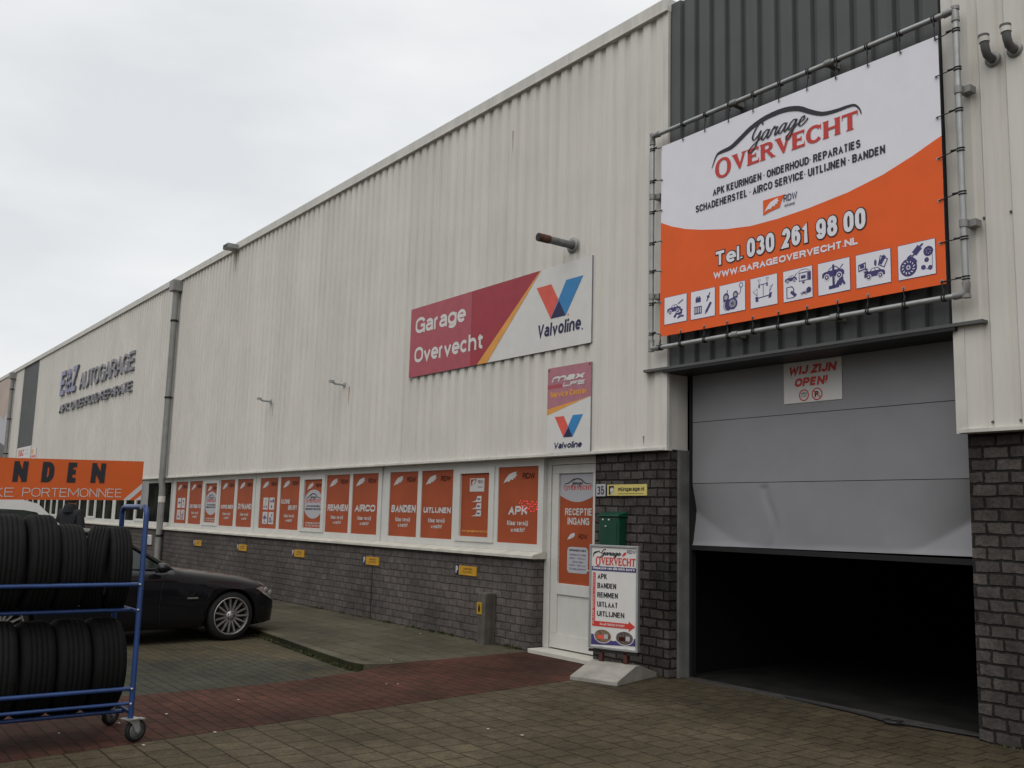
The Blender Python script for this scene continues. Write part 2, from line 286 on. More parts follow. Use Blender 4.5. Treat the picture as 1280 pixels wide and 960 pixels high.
# a plain grotesque drawn with strokes: glyph = (width, strokes in a unit box, closed flags)
def _a(cx, cy, rx, ry, a0, a1, n=9): return [(cx + rx * math.cos(R(a0 + (a1 - a0) * i / n)), cy + ry * math.sin(R(a0 + (a1 - a0) * i / n))) for i in range(n + 1)]
def _oval(cx, cy, rx, ry, f=.36):
    k = ry * (1 - f)
    return _a(cx, cy + ry - k, rx, k, 0, 180) + _a(cx, cy - ry + k, rx, k, 180, 360) + [(cx + rx, cy + ry - k)]
_O = [_oval(.5, .5, .5, .5)]
GR = {
 'A': (.74, [[(0, 0), (.5, 1), (1, 0)], [(.2, .33), (.8, .33)]]), 'B': (.68, [[(.7, 1), (0, 1), (0, 0), (.7, 0)], [(.7, 1)] + _a(.66, .765, .30, .235, 90, -90) + [(0, .53)], [(.3, .53)] + _a(.66, .265, .34, .265, 90, -90) + [(.6, 0)]]),
 'C': (.70, [_a(.5, .68, .5, .32, 5, 180) + _a(.5, .32, .5, .32, 180, 355)]), 'D': (.70, [[(.45, 0), (0, 0), (0, 1), (.45, 1)] + _a(.45, .62, .55, .38, 90, 0) + _a(.45, .38, .55, .38, 0, -90)]),
 'E': (.62, [[(1, 1), (0, 1), (0, 0), (1, 0)], [(0, .53), (.9, .53)]]), 'F': (.58, [[(1, 1), (0, 1), (0, 0)], [(0, .52), (.85, .52)]]),
 'G': (.74, [_a(.5, .68, .5, .32, 12, 180) + _a(.5, .32, .5, .32, 180, 330) + [(1, .25)], [(1, 0), (1, .46), (.55, .46)]]), 'H': (.70, [[(0, 0), (0, 1)], [(1, 0), (1, 1)], [(0, .53), (1, .53)]]),
 'I': (.0, [[(.5, 0), (.5, 1)]]), 'J': (.52, [[(1, 1), (1, .28)] + _a(.5, .28, .5, .28, 0, -180)]), 'K': (.70, [[(0, 0), (0, 1)], [(.95, 1), (.02, .36)], [(.32, .56), (1, 0)]]),
 'L': (.56, [[(0, 1), (0, 0), (1, 0)]]), 'M': (.96, [[(0, 0), (0, 1)], [(0, 1), (.5, .22), (1, 1)], [(1, 1), (1, 0)]]), 'N': (.70, [[(0, 0), (0, 1)], [(.03, .96), (.97, .04)], [(1, 0), (1, 1)]]), 'O': (.76, _O),
 'P': (.66, [[(0, 0), (0, 1), (.58, 1)] + _a(.6, .725, .4, .275, 80, -90) + [(0, .45)]]), 'R': (.70, [[(0, 0), (0, 1), (.58, 1)] + _a(.6, .74, .38, .26, 80, -90) + [(0, .48)], [(.5, .48), (.72, .40), (1, 0)]]),
 'S': (.66, [_a(.5, .745, .46, .255, 15, 180) + _a(.5, .745, .46, .235, 180, 250, 4) + _a(.52, .27, .48, .25, 70, 0, 5) + _a(.5, .255, .5, .255, 0, -165)]), 'T': (.64, [[(0, 1), (1, 1)], [(.5, 1), (.5, 0)]]),
 'U': (.70, [[(0, 1), (0, .32)] + _a(.5, .32, .5, .32, 180, 360) + [(1, 1)]]), 'V': (.72, [[(0, 1), (.5, 0), (1, 1)]]), 'W': (1.05, [[(0, 1), (.24, 0), (.5, 1), (.76, 0), (1, 1)]]), 'X': (.7, [[(0, 0), (1, 1)], [(0, 1), (1, 0)]]),
 'Y': (.7, [[(0, 1), (.5, .45), (1, 1)], [(.5, .45), (.5, 0)]]), 'Z': (.62, [[(0, 1), (1, 1), (0, 0), (1, 0)]]),
 '0': (.56, _O), '1': (.34, [[(0, .74), (.75, 1), (.75, 0)]]), '2': (.56, [_a(.5, .70, .48, .30, 175, -35) + [(0, 0), (1, 0)]]), '3': (.56, [_a(.48, .75, .45, .25, 165, -80) + [(.4, .51)], [(.4, .53)] + _a(.48, .265, .52, .265, 80, -165)]),
 '4': (.58, [[(.75, 0), (.75, 1), (0, .28), (1, .28)]]), '5': (.56, [[(.92, 1), (.14, 1), (.06, .5)] + _a(.48, .33, .52, .33, 140, -160)]), '6': (.56, [_oval(.5, .32, .5, .32, .1), _a(.5, .68, .5, .32, 20, 180) + [(0, .32)]]),
 '7': (.54, [[(0, 1), (1, 1), (.35, 0)]]), '8': (.56, [_oval(.5, .77, .43, .23, .1), _oval(.5, .27, .5, .27, .1)]), '9': (.56, [_oval(.5, .68, .5, .32, .1), _a(.5, .32, .5, .32, 200, 360) + [(1, .68)]]),
 'a': (.54, [_a(.5, .50, .46, .22, 155, 0) + [(.96, 0)], [(.96, .42), (.4, .40)] + _a(.40, .20, .40, .20, 90, 270) + [(.6, .0), (.96, .16)]]), 'b': (.58, [[(0, 1), (0, 0)], _oval(.5, .36, .5, .36, .1)]), 'c': (.54, [_a(.5, .36, .5, .36, 40, 320, 14)]),
 'd': (.58, [[(1, 1), (1, 0)], _oval(.5, .36, .5, .36, .1)]), 'e': (.56, [[(.02, .36), (1, .36)] + _a(.5, .38, .5, .34, 5, 180) + _a(.5, .34, .5, .34, 180, 318)]), 'f': (.34, [[(.4, 0), (.4, .8)] + _a(.9, .8, .5, .2, 180, 90, 4), [(0, .70), (.95, .70)]]),
 'g': (.58, [_oval(.5, .36, .5, .36, .1), [(1, .72), (1, -.04)] + _a(.5, -.04, .5, .22, 0, -155)]), 'h': (.56, [[(0, 0), (0, 1)], [(0, .4)] + _a(.5, .42, .5, .30, 180, 0) + [(1, 0)]]), 'i': (0, [[(.5, 0), (.5, .72)], [(.5, .88), (.5, 1)]]),
 'j': (.2, [[(.9, .72), (.9, -.1), (.0, -.22)], [(.9, .88), (.9, 1)]]), 'k': (.54, [[(0, 0), (0, 1)], [(.9, .72), (.02, .22)], [(.36, .42), (1, 0)]]), 'l': (0, [[(.5, 0), (.5, 1)]]), 'm': (.9, [[(0, 0), (0, .72)], _a(.25, .46, .25, .26, 180, 0) + [(.5, 0)], _a(.75, .46, .25, .26, 180, 0) + [(1, 0)]]),
 'n': (.56, [[(0, 0), (0, .72)], _a(.5, .42, .5, .30, 180, 0) + [(1, 0)]]), 'o': (.58, [_oval(.5, .36, .5, .36, .1)]), 'p': (.58, [[(0, -.26), (0, .72)], _oval(.5, .36, .5, .36, .1)]), 'r': (.27, [[(0, 0), (0, .72)], [(0, .4)] + _a(.8, .42, .8, .28, 180, 85, 6)]),
 's': (.52, [_a(.5, .545, .46, .175, 15, 180) + _a(.5, .545, .46, .155, 180, 250, 3) + _a(.52, .20, .46, .17, 70, 0, 4) + _a(.5, .18, .5, .18, 0, -165)]), 't': (.42, [[(.4, .95), (.4, .14)] + _a(.9, .14, .5, .14, 180, 275, 4), [(0, .70), (1, .70)]]),
 'u': (.56, [[(0, .72), (0, .30)] + _a(.5, .30, .5, .30, 180, 360), [(1, .72), (1, 0)]]), 'v': (.56, [[(0, .72), (.5, 0), (1, .72)]]), 'w': (.84, [[(0, .72), (.25, 0), (.5, .72), (.75, 0), (1, .72)]]), 'x': (.54, [[(0, 0), (1, .72)], [(0, .72), (1, 0)]]), 'y': (.56, [[(0, .72), (.5, .02)], [(1, .72), (.4, -.26), (.05, -.26)]]), 'z': (.5, [[(0, .72), (1, .72), (0, 0), (1, 0)]]),
 '.': (0, [[(.5, -.02), (.5, .10)]]), '-': (.3, [[(0, .42), (1, .42)]]), '·': (.0, [[(.5, .42), (.5, .54)]]), '!': (0, [[(.5, .3), (.5, 1)], [(.5, -.02), (.5, .1)]]), '/': (.35, [[(0, 0), (1, 1)]]), "'": (0, [[(.5, .78), (.5, 1)]]),
 '&': (.76, [[(1, 0), (.22, .70)] + _a(.46, .80, .28, .20, 190, -20, 7) + [(.12, .42)] + _a(.38, .24, .38, .24, 150, 300, 7) + [(1, .45)]])}
def strokes(s, x, y, h, w=None, t=.16, shear=0, gap=.17, align='L', grow=0):
    """list of (character index, outline quads) for a line of text; t = stroke / height"""
    T = t * h; adv = []; tot = 0
    for ch in s:
        a = .30 if ch == ' ' else GR[ch][0]; adv.append(a)
    fix = sum(T for ch in s if ch != ' '); gaps = gap * h * .8 * (len(s) - 1)
    nat = sum(adv) * h
    k = 1 if w is None else max(.12, (w - fix - gaps * (1 if w > fix + gaps + .3 * nat else .4)) / nat)
    g = gap * h * .8 * (1 if w is None or w > fix + gaps + .3 * nat else .4)
    W_ = nat * k + fix + g * (len(s) - 1)
    ox = x - (W_ / 2 if align == 'C' else 0); out = []
    tt = T + 2 * grow
    for n, ch in enumerate(s):
        if ch == ' ': ox += adv[n] * h * k + g; continue
        cw = adv[n] * h * k
        for st in GR[ch][1]:
            pts = [(ox + T / 2 + px * cw if adv[n] else ox + T / 2, y + T / 2 + py * (h - T)) for px, py in st]
            closed = abs(st[0][0] - st[-1][0]) < 1e-6 and abs(st[0][1] - st[-1][1]) < 1e-6 and len(st) > 8
            q = [pts[0]]
            for p in pts[1:]:
                if math.hypot(p[0] - q[-1][0], p[1] - q[-1][1]) > h * .012: q.append(p)
            if closed and math.hypot(q[0][0] - q[-1][0], q[0][1] - q[-1][1]) < h * .02: q.pop()
            m = len(q)
            if m < 2: continue
            Lf = []; Rt = []
            for i in range(m):
                a = q[(i - 1) % m] if closed or i else None; b = q[(i + 1) % m] if closed or i < m - 1 else None
                def nv(u, v):
                    dx, dy = v[0] - u[0], v[1] - u[1]; l = math.hypot(dx, dy) or 1; return (-dy / l, dx / l)
                n1 = nv(a, q[i]) if a else nv(q[i], b); n2 = nv(q[i], b) if b else n1
                mx, my = n1[0] + n2[0], n1[1] + n2[1]; l = math.hypot(mx, my) or 1; mx /= l; my /= l
                c = max(.42, mx * n1[0] + my * n1[1]); d = tt / 2 / c
                e0 = (q[i][0], q[i][1])
                if grow and not closed and (i == 0 or i == m - 1):
                    sg = -1 if i == 0 else 1; e0 = (q[i][0] + sg * n1[1] * grow, q[i][1] - sg * n1[0] * grow)
                if not closed and i in (0, m - 1) and abs((q[i][1] - y) - T / 2) < T * .02 or not closed and i in (0, m - 1) and abs((q[i][1] - y) - (h - T / 2)) < T * .02:
                    if abs(n1[1]) < .8: sg = -1 if q[i][1] < y + h / 2 else 1; e0 = (e0[0] + (n1[1] and 0), e0[1] + sg * T / 2)
                Lf.append((e0[0] + mx * d, e0[1] + my * d)); Rt.append((e0[0] - mx * d, e0[1] - my * d))
            cl = lambda p: (p[0] + shear * (p[1] - y), min(max(p[1], y - .3 * h), y + h + grow))
            out.append((n, [cl(p) for p in Lf], [cl(p) for p in Rt], closed))
        ox += cw + T + g
    return out
class Print:
    """flat print on a sheet: fn(u, v, d) maps sheet coordinates and a height d above the sheet to the scene"""
    def __init__(s, mb, fn, step=.0007): s.mb = mb; s.fn = fn; s.step = step
    def poly(s, pts, m, lay=1): s.mb.add([s.fn(a, b, lay * s.step) for a, b in pts], [list(range(len(pts)))], m)
    def rect(s, a, b, c, d, m, lay=1): s.poly([(a, c), (b, c), (b, d), (a, d)], m, lay)
    def rrect(s, a, b, c, d, r, m, lay=1):
        pts = []
        for cx, cy, q in ((b - r, d - r, 0), (a + r, d - r, 90), (a + r, c + r, 180), (b - r, c + r, 270)):
            pts += [(cx + r * math.cos(R(q + t)), cy + r * math.sin(R(q + t))) for t in (0, 30, 60, 90)]
        s.poly(pts, m, lay)
    def disc(s, x, y, rx, m, lay=1, ry=None, n=28, a0=0, a1=360):
        ry = ry or rx
        s.poly([(x + rx * math.cos(R(a0 + (a1 - a0) * i / n)), y + ry * math.sin(R(a0 + (a1 - a0) * i / n))) for i in range(n + (a1 - a0 < 360))], m, lay)
    def line(s, pts, w, m, lay=1, closed=False):
        pts = [Vector((a, b)) for a, b in pts]; k = len(pts)
        ww = w if isinstance(w, (list, tuple)) else [w] * k
        Lf = []; Rt = []
        for i, p in enumerate(pts):
            a = pts[(i - 1) % k] if closed or i else p; b = pts[(i + 1) % k] if closed or i < k - 1 else p
            t = (b - a); t = t.normalized() if t.length > 1e-9 else Vector((1, 0)); q = Vector((-t.y, t.x)) * ww[i] / 2
            Lf.append(p + q); Rt.append(p - q)
        vs = []
        for i in range(k):
            e = (i % 3) * .12
            vs += [s.fn(Lf[i].x, Lf[i].y, (lay + e) * s.step), s.fn(Rt[i].x, Rt[i].y, (lay + e) * s.step)]
        s.mb.add(vs, [(2 * i, 2 * i + 1, 2 * ((i + 1) % k) + 1, 2 * ((i + 1) % k)) for i in range(k if closed else k - 1)], m)
    def arc(s, x, y, r, w, m, lay=1, a0=0, a1=360, n=24, ry=None):
        full = a1 - a0 >= 360; ry = ry or r
        s.line([(x + r * math.cos(R(a0 + (a1 - a0) * i / n)), y + ry * math.sin(R(a0 + (a1 - a0) * i / n))) for i in range(n if full else n + 1)], w, m, lay, full)
    def text(s, t, x, y, h, m, w=None, lay=2, shear=0, bold=0, space=1.0, align='L', grow=0):
        th = min(.28, .135 + 1.15 * bold / h)
        for n, (ci, A, B, closed) in enumerate(strokes(t, x, y, h, w, th, shear, .095 * space, align, grow)):
            k = len(A); vs = []
            for i in range(k):
                e = (lay + .22 * (n % 3) + .05 * (i % 2)) * s.step
                vs += [s.fn(*A[i], e), s.fn(*B[i], e)]
            s.mb.add(vs, [(2 * i, 2 * i + 1, 2 * ((i + 1) % k) + 1, 2 * ((i + 1) % k)) for i in range(k if closed else k - 1)], m)
    def script(s, x, y, h, w, m, lay=2, pen=.09, shear=.42):
        """the word Garage in a joined brush script; h = x-height"""
        Ls = [([(1.05, 1.75), (.85, 2.05), (.5, 1.95), (.18, 1.3), (.12, .7), (.4, .35), (.8, .75), (1.0, 1.15), (.9, .4), (.75, -.45), (.4, -.95), (.05, -.75), (.3, -.3), (1.0, .2), (1.25, .45)], 1.25),
              ([(.75, .8), (.5, 1.0), (.15, .7), (.08, .2), (.3, .02), (.6, .4), (.8, .95), (.7, .3), (.85, .02), (1.15, .45)], 1.1),
              ([(-.05, .4), (.25, 1.05), (.35, .8), (.62, .9), (.5, .35), (.6, .03), (.9, .45)], .85),
              ([(.75, .8), (.5, 1.0), (.15, .7), (.08, .2), (.3, .02), (.6, .4), (.8, .95), (.7, .3), (.85, .02), (1.15, .45)], 1.1),
              ([(.75, .8), (.5, 1.0), (.15, .7), (.08, .2), (.3, .05), (.6, .45), (.8, .95), (.68, .1), (.5, -.8), (.2, -.95), (.1, -.6), (.5, -.1), (1.15, .45)], 1.1),
              ([(0, .4), (.5, .6), (.5, .95), (.25, .9), (.08, .4), (.3, .02), (.7, .2), (1.0, .6)], 1.0)]
        tot = sum(a for _, a in Ls); k = w / tot; ox = 0
        for pts, adv in Ls:
            sp = []
            for i in range(len(pts) - 1):
                p0 = Vector(pts[max(i - 1, 0)]); p1 = Vector(pts[i]); p2 = Vector(pts[i + 1]); p3 = Vector(pts[min(i + 2, len(pts) - 1)])
                for q in (0, .25, .5, .75):
                    sp.append(.5 * ((2 * p1) + (p2 - p0) * q + (2 * p0 - 5 * p1 + 4 * p2 - p3) * q * q + (3 * p1 - p0 - 3 * p2 + p3) * q ** 3))
            sp.append(Vector(pts[-1]))
            out = [(x + (ox + p.x) * k + shear * p.y * h * .8, y + p.y * h) for p in sp]
            n = len(out)
            ww = []
            for i in range(n):
                dy = abs(out[min(i + 1, n - 1)][1] - out[max(i - 1, 0)][1]); dx = abs(out[min(i + 1, n - 1)][0] - out[max(i - 1, 0)][0])
                ww.append(pen * h * (.55 + 1.1 * dy / (dx + dy + 1e-9)))
            s.line(out, ww, m, lay)
            ox += adv
    def overvecht(s, x, y, h, w, m, lay=2, edge=None):
        """OVERVECHT in wide roman capitals with small serifs, a larger first letter"""
        adv = [1.12, .92, .80, .92, .92, .80, .92, .98, .86]; k = w / sum(adv); ox = 0
        def A(pts, l=0, mm=m): s.poly([(x + (ox + a) * k, y + b * h) for a, b in pts], mm, lay + l * .35)
        def B(a, b, c, d, l=0): A([(a, c), (b, c), (b, d), (a, d)], l)
        def rnd(cx, cy, rx, ry, a0, a1, thick, thin, n=26):
            o = [];
            for i in range(n + 1):
                q = R(a0 + (a1 - a0) * i / n); o.append((q, thick * math.cos(q) ** 2 + thin * math.sin(q) ** 2))
            pts = [(x + (ox + cx + (rx - t / 2) * math.cos(q)) * k, y + (cy + (ry - thin / 2) * math.sin(q)) * h) for q, t in o]
            s.line(pts, [t * (k * math.cos(q) ** 2 + h * math.sin(q) ** 2) for q, t in o], m, lay)
        for ch, ad in zip('OVERVECHT', adv):
            if ch == 'O': rnd(.54, .46, .52, .66, 0, 360, .245, .17)
            if ch == 'V':
                A([(.04, 1), (.32, 1), (.57, .24), (.46, 0)]); A([(.70, 1), (.86, 1), (.54, 0), (.45, 0), (.48, .22)], 1)
                B(0, .36, .95, 1.02, 2); B(.62, .92, .95, 1.02, 2)
            if ch in 'ER':
                B(.08, .33, 0, 1); B(.03, .36, -.01, .06, 1); B(.03, .3, .95, 1.01, 1)
            if ch == 'E':
                B(.3, .76, .86, 1.01, 1); A([(.68, .92), (.74, .92), (.74, .72), (.71, .72)], 2); B(.3, .58, .44, .58, 1); A([(.55, .66), (.6, .66), (.6, .37), (.55, .37)], 2)
                B(.3, .78, -.01, .15, 1); A([(.70, .1), (.76, .1), (.78, .30), (.75, .30)], 2)
            if ch == 'R':
                rnd(.42, .74, .38, .285, -90, 90, .235, .145); B(.3, .46, .875, 1.02, 1); B(.3, .46, .455, .60, 1)
                A([(.40, .47), (.60, .47), (.92, 0), (.70, 0)], 2); B(.68, .95, -.01, .06, 3)
            if ch == 'C':
                rnd(.50, .5, .46, .53, 40, 320, .245, .17); A([(.80, .98), (.86, .98), (.86, .66), (.82, .66)], 1)
            if ch == 'H':
                for a in (.08, .68): B(a - .02, a + .23, 0, 1); B(a - .06, a + .26, -.01, .06, 1); B(a - .06, a + .26, .95, 1.01, 1)
                B(.28, .68, .43, .58, 1)
            if ch == 'T':
                B(.31, .555, 0, .95); B(.25, .61, -.01, .06, 1); B(.03, .83, .86, 1.01, 1); A([(.03, .92), (.09, .92), (.06, .7), (.03, .7)], 2); A([(.77, .92), (.83, .92), (.83, .7), (.80, .7)], 2)
            ox += ad
    def swoosh(s, pts, wmax, m, lay=2):
        sp = []
        for i in range(len(pts) - 1):
            p0 = Vector(pts[max(i - 1, 0)]); p1 = Vector(pts[i]); p2 = Vector(pts[i + 1]); p3 = Vector(pts[min(i + 2, len(pts) - 1)])
            for q in (0, .33, .66):
                sp.append(.5 * ((2 * p1) + (p2 - p0) * q + (2 * p0 - 5 * p1 + 4 * p2 - p3) * q * q + (3 * p1 - p0 - 3 * p2 + p3) * q ** 3))
        sp.append(Vector(pts[-1])); n = len(sp)
        s.line([(p.x, p.y) for p in sp], [wmax * (.15 + .85 * min(1, 4.5 * i / n) * min(1, 2.2 * (n - 1 - i) / n + .02)) for i in range(n)], m, lay)
    def logo(s, x, z, w, m_red=None, m_dark=None, lay=2, script=True):
        """the car outline over the two words, w wide, z = foot of the capitals"""
        m_red = m_red or P_RED; m_dark = m_dark or P_DARK
        k = w / 1.72
        A = [(-.02, .14), (.04, .255), (.10, .28), (.24, .29), (.375, .35), (.507, .415), (.695, .462), (.91, .467), (1.08, .425), (1.2, .355), (1.34, .285), (1.49, .265), (1.62, .265), (1.69, .25), (1.735, .195), (1.75, .145)]
        s.swoosh([(x + a * k, z + b * k) for a, b in A], .05 * k, m_dark, lay)
        s.overvecht(x + .02 * k, z + .03 * k, .165 * k, 1.70 * k, m_red, lay)
        if script: s.script(x + .49 * k, z + .240 * k, .092 * k, .68 * k, m_dark, lay + 2, pen=.155)
    def feather(s, x0, z0, x1, z1, m, lay=2):
        w = x1 - x0; h = z1 - z0
        s.poly([(x0 + a * w, z0 + b * h) for a, b in [(0, 0), (.10, .28), (.24, .55), (.42, .80), (.7, .95), (1, 1), (.92, .84), (1.02, .66), (.88, .62), (.92, .44), (.76, .47), (.72, .28), (.56, .34), (.44, .14), (.25, .16)]], m, lay)

# ------------------------------------------------------------------ ground, roads, paths
def slab(name, poly, z0, z1, m):
    b = MB(); b.prism(poly, lambda a, c, d: (a, c + YC, d), z0, z1, m)
    return struct(b.build(name))
G_BASE = mat('asphalt', (.045, .043, .04), .9, var=.3, scale=2, bump=.4)
G_PAVE = bricks('forecourt_pavers', (.098, .079, .050), (.082, .066, .043), (.036, .030, .018), .215, .225, .008, False, .5, .8, .34, .40, (.056, .052, .028), .82, 2, .8, 0, (-5.2, -.1, 2.6, 1.25, .70, .69, .70))  # last tuple paints the entrance shade, along with wear, into the pavers
G_RED = bricks('red_clinkers', (.088, .036, .026), (.066, .029, .021), (.036, .022, .016), .21, .112, .008, False, .5, .7, .50, .34, (.050, .045, .028), .85)
G_BAY = bricks('bay_pavers', (.092, .078, .053), (.076, .066, .046), (.036, .034, .020), .21, .108, .007, False, .5, .5, .35, .55, (.102, .083, .040), .85, 2, .5, 0, (-9.95, -4.35, 1.45, 1.95, .55, .66, .78))
G_WALK = bricks('walk_tiles', (.098, .086, .062), (.084, .075, .054), (.034, .032, .019), .30, .30, .008, False, .5, .5, .35, .45, (.060, .058, .028), .85)
G_KERB = bricks('kerb_stone', (.120, .108, .080), (.100, .092, .068), (.02, .022, .012), 1.0, 3.0, .012, False, 0, .5, .40, .5, (.05, .05, .022), .85)
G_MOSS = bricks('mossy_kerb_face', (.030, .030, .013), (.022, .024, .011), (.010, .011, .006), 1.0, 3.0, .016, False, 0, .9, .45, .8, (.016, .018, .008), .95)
b = MB(); b.add([(-320, -300, -.13), (320, -300, -.13), (320, 300, -.13), (-320, 300, -.13)], [(0, 1, 2, 3)], G_BASE)
struct(b.build('ground', recenter=False))
bord = lambda Y: -6.77 - .137 * Y
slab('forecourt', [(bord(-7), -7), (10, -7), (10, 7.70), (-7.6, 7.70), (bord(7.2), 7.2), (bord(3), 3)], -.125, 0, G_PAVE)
slab('red_path', [(-8.82, -7), (bord(-7) - .004, -7), (bord(3) - .004, 3), (bord(7.2) - .004, 7.2), (-7.62, 7.68), (-9.53, 7.68), (-9.46, 6.3), (-9.36, 5.32), (-9.1, 4.9), (-8.90, 4.2), (-8.84, 3.6), (-8.82, 2.6)], -.125, .002, G_RED)
slab('parking_bay', [(-70, -7), (-8.825, -7), (-8.825, 2.6), (-8.845, 3.6), (-8.905, 4.2), (-9.105, 4.9), (-9.40, 5.30), (-12.7, 5.45), (-70, 5.6)], -.125, -.075, G_BAY)
slab('sidewalk', [(-70, 5.73), (-18, 5.70), (-12.65, 5.46), (-10.58, 5.30), (-9.7, 5.25), (-9.42, 5.36), (-9.47, 6.3), (-9.54, 7.68), (-70, 7.68)], -.125, 0, G_WALK)
KF = [(-70, 5.605), (-18, 5.57), (-12.65, 5.335), (-10.58, 5.17), (-9.75, 5.12), (-9.50, 5.17)]
slab('kerb', KF + [(-9.424, 5.355), (-9.7, 5.245), (-10.58, 5.295), (-12.65, 5.455), (-18, 5.695), (-70, 5.725)], -.125, .006, G_KERB)
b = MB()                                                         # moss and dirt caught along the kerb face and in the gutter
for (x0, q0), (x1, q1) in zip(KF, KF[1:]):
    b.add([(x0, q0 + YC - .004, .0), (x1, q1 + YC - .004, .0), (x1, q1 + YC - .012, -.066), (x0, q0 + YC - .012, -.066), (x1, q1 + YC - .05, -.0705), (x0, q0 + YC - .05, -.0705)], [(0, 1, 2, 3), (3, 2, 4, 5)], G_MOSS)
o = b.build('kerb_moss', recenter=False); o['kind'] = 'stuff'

# ------------------------------------------------------------------ the warehouse
WB = bricks('concrete_brick', (.112, .097, .088), (.058, .052, .049), (.026, .024, .023), .205, .0985, .013, True, .5, 1.0, .45, .15, (.03, .034, .022), .9, 2, .8)
WBL = bricks('plinth_brick', (.135, .116, .107), (.098, .086, .081), (.066, .059, .056), .205, .0985, .010, True, .5, .8, .30, .12, (.05, .05, .035), .9, 2, .7)
WH = thing('warehouse', 'long cream corrugated warehouse with grey brick base, orange window films and half open garage door', 'building', (-8, 0, 0))
def corrugated(name, x0, x1, z0, z1, y, m, period=.2145, crown=.105, slope=.022, depth=.030, phase=0):
    b = MB(); xs = []; x = x0 + phase
    while x < x1:
        xs += [(x, y), (x + crown, y), (x + crown + slope, y + depth), (x + period - slope, y + depth)]; x += period
    xs = [(x0, y if phase == 0 else y + depth)] * (phase > 0) + [p for p in xs if p[0] < x1] + [(x1, y + depth)]
    n = len(xs)
    b.add([(a, c, z0) for a, c in xs] + [(a, c, z1) for a, c in xs], [(i, i + 1, n + i + 1, n + i) for i in range(n - 1)], m)
    return b.build(name, WH)
# ribs: edges measured at x = -7.48, -7.70 ... going left
corrugated('wall_cladding', -24.2, -7.30, 2.405, 7.38, -.02, M_CREAM, phase=.06)
corrugated('wall_cladding', -41.35, -24.21, 2.405, 7.38, -.02, M_CREAM)
corrugated('wall_cladding', -46.2, -44.55, 2.405, 7.38, -.02, M_CREAM)
corrugated('wall_cladding', -62, -46.21, 2.405, 7.38, -.02, M_CREAM)
corrugated('wall_cladding', -3.93, 5, 2.405, 7.38, -.02, M_CREAM, crown=.13)
corrugated('dark_cladding', -7.20, -4.03, 3.27, 7.45, .004, M_DARK, .2145, .135, .018, .04)
corrugated('dark_cladding', -44.5, -41.4, 3.98, 7.38, -.005, M_DARK, .2145, .135, .018, .04)
corrugated('wall_cladding', -44.5, -41.4, 2.405, 3.97, -.01, M_CREAM)
b = MB()                                                         # folded corner trims
for q in ((-7.298, -7.215, .012, 2.37, 7.38), (-4.02, -3.928, .02, 2.37, 7.45), (-41.40, -41.345, .02, 2.41, 7.38), (-44.56, -44.50, .02, 2.41, 7.38)):
    b = MB(); b.box(q[0], q[1], -.028, q[2], q[3], q[4], M_CREAM2); b.build('corner_trim', WH)
b = MB()                                                         # returns at both sides of the garage opening
b.box(-7.30, -7.25, .012, .335, 2.385, 3.24, M_CREAM2); b.build('opening_return', WH, bevel=.004)
b = MB(); b.box(-3.98, -3.93, .02, .335, 2.385, 3.24, M_CREAM2); b.build('opening_return', WH, bevel=.004)
b = MB(); b.box(-62, -7.212, -.055, .12, 7.365, 7.53, M_CREAM2); b.box(-62, -7.212, -.066, -.055, 7.365, 7.38, M_CREAM2); b.box(-4.02, 5, -.055, .12, 7.40, 7.53, M_CREAM2)
b.build('roof_fascia', WH, bevel=.004)
b = MB(); b.box(-62, 5, .12, 22, 7.36, 7.47, M_ROOF); b.build('roof', WH)
b = MB(); b.box(-62, 5, 22, 22.2, 0, 7.36, M_CREAM); b.box(-62.2, -62, 0, 22.2, 0, 7.36, M_CREAM); b.box(5, 5.2, 0, 22.2, 0, 7.36, M_CREAM)
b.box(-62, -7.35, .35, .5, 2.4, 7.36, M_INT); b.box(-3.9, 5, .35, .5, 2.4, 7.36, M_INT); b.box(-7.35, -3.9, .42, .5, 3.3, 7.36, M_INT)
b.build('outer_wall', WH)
b = MB(); b.box(-62, -7.245, -.05, .09, 2.372, 2.405, M_CREAM2); b.box(-3.985, 5, -.05, .09, 2.372, 2.405, M_CREAM2)
b.build('drip_flashing', WH, bevel=.003)
b = MB(); b.box(-7.53, -3.75, -.075, .01, 3.235, 3.262, M_FLASH); b.box(-7.25, -3.98, -.07, .33, 3.205, 3.235, M_BLACK)
b.build('door_flashing', WH)
# brick
b = MB(); b.box(-62, -9.50, .0, .30, 0, 1.118, WBL); b.build('brick_base', WH)
b = MB(); b.box(-8.425, -7.25, .045, .17, -.05, 2.385, WB); b.build('brick_pier', WH)
b = MB(); b.box(-3.985, 5, .075, .34, -.05, 2.385, WB); b.build('brick_pier', WH)
b = MB(); b.box(-7.262, -7.222, .17, .345, -.02, 2.385, M_JAMB); b.build('door_jamb', WH, bevel=.006)
b = MB(); b.box(-4.0, -3.97, .30, .345, -.02, 2.385, M_JAMB); b.build('door_jamb', WH, bevel=.006)
b = MB(); b.box(-13.60, -13.575, -.004, .004, .0, 1.10, M_BLACK); b.build('expansion_joint', WH)
b = MB(); b.box(-18.83, -18.815, -.003, .004, .0, 1.10, M_BLACK); b.build('expansion_joint', WH)
b = MB()
b.prism([(-.055, 1.118), (-.055, 1.155), (-.04, 1.168), (.10, 1.198), (.16, 1.198), (.16, 1.118)], lambda a, c, d: (d, a, c), -62, -9.455, M_SILL)
b.build('window_sill', WH, bevel=.004)
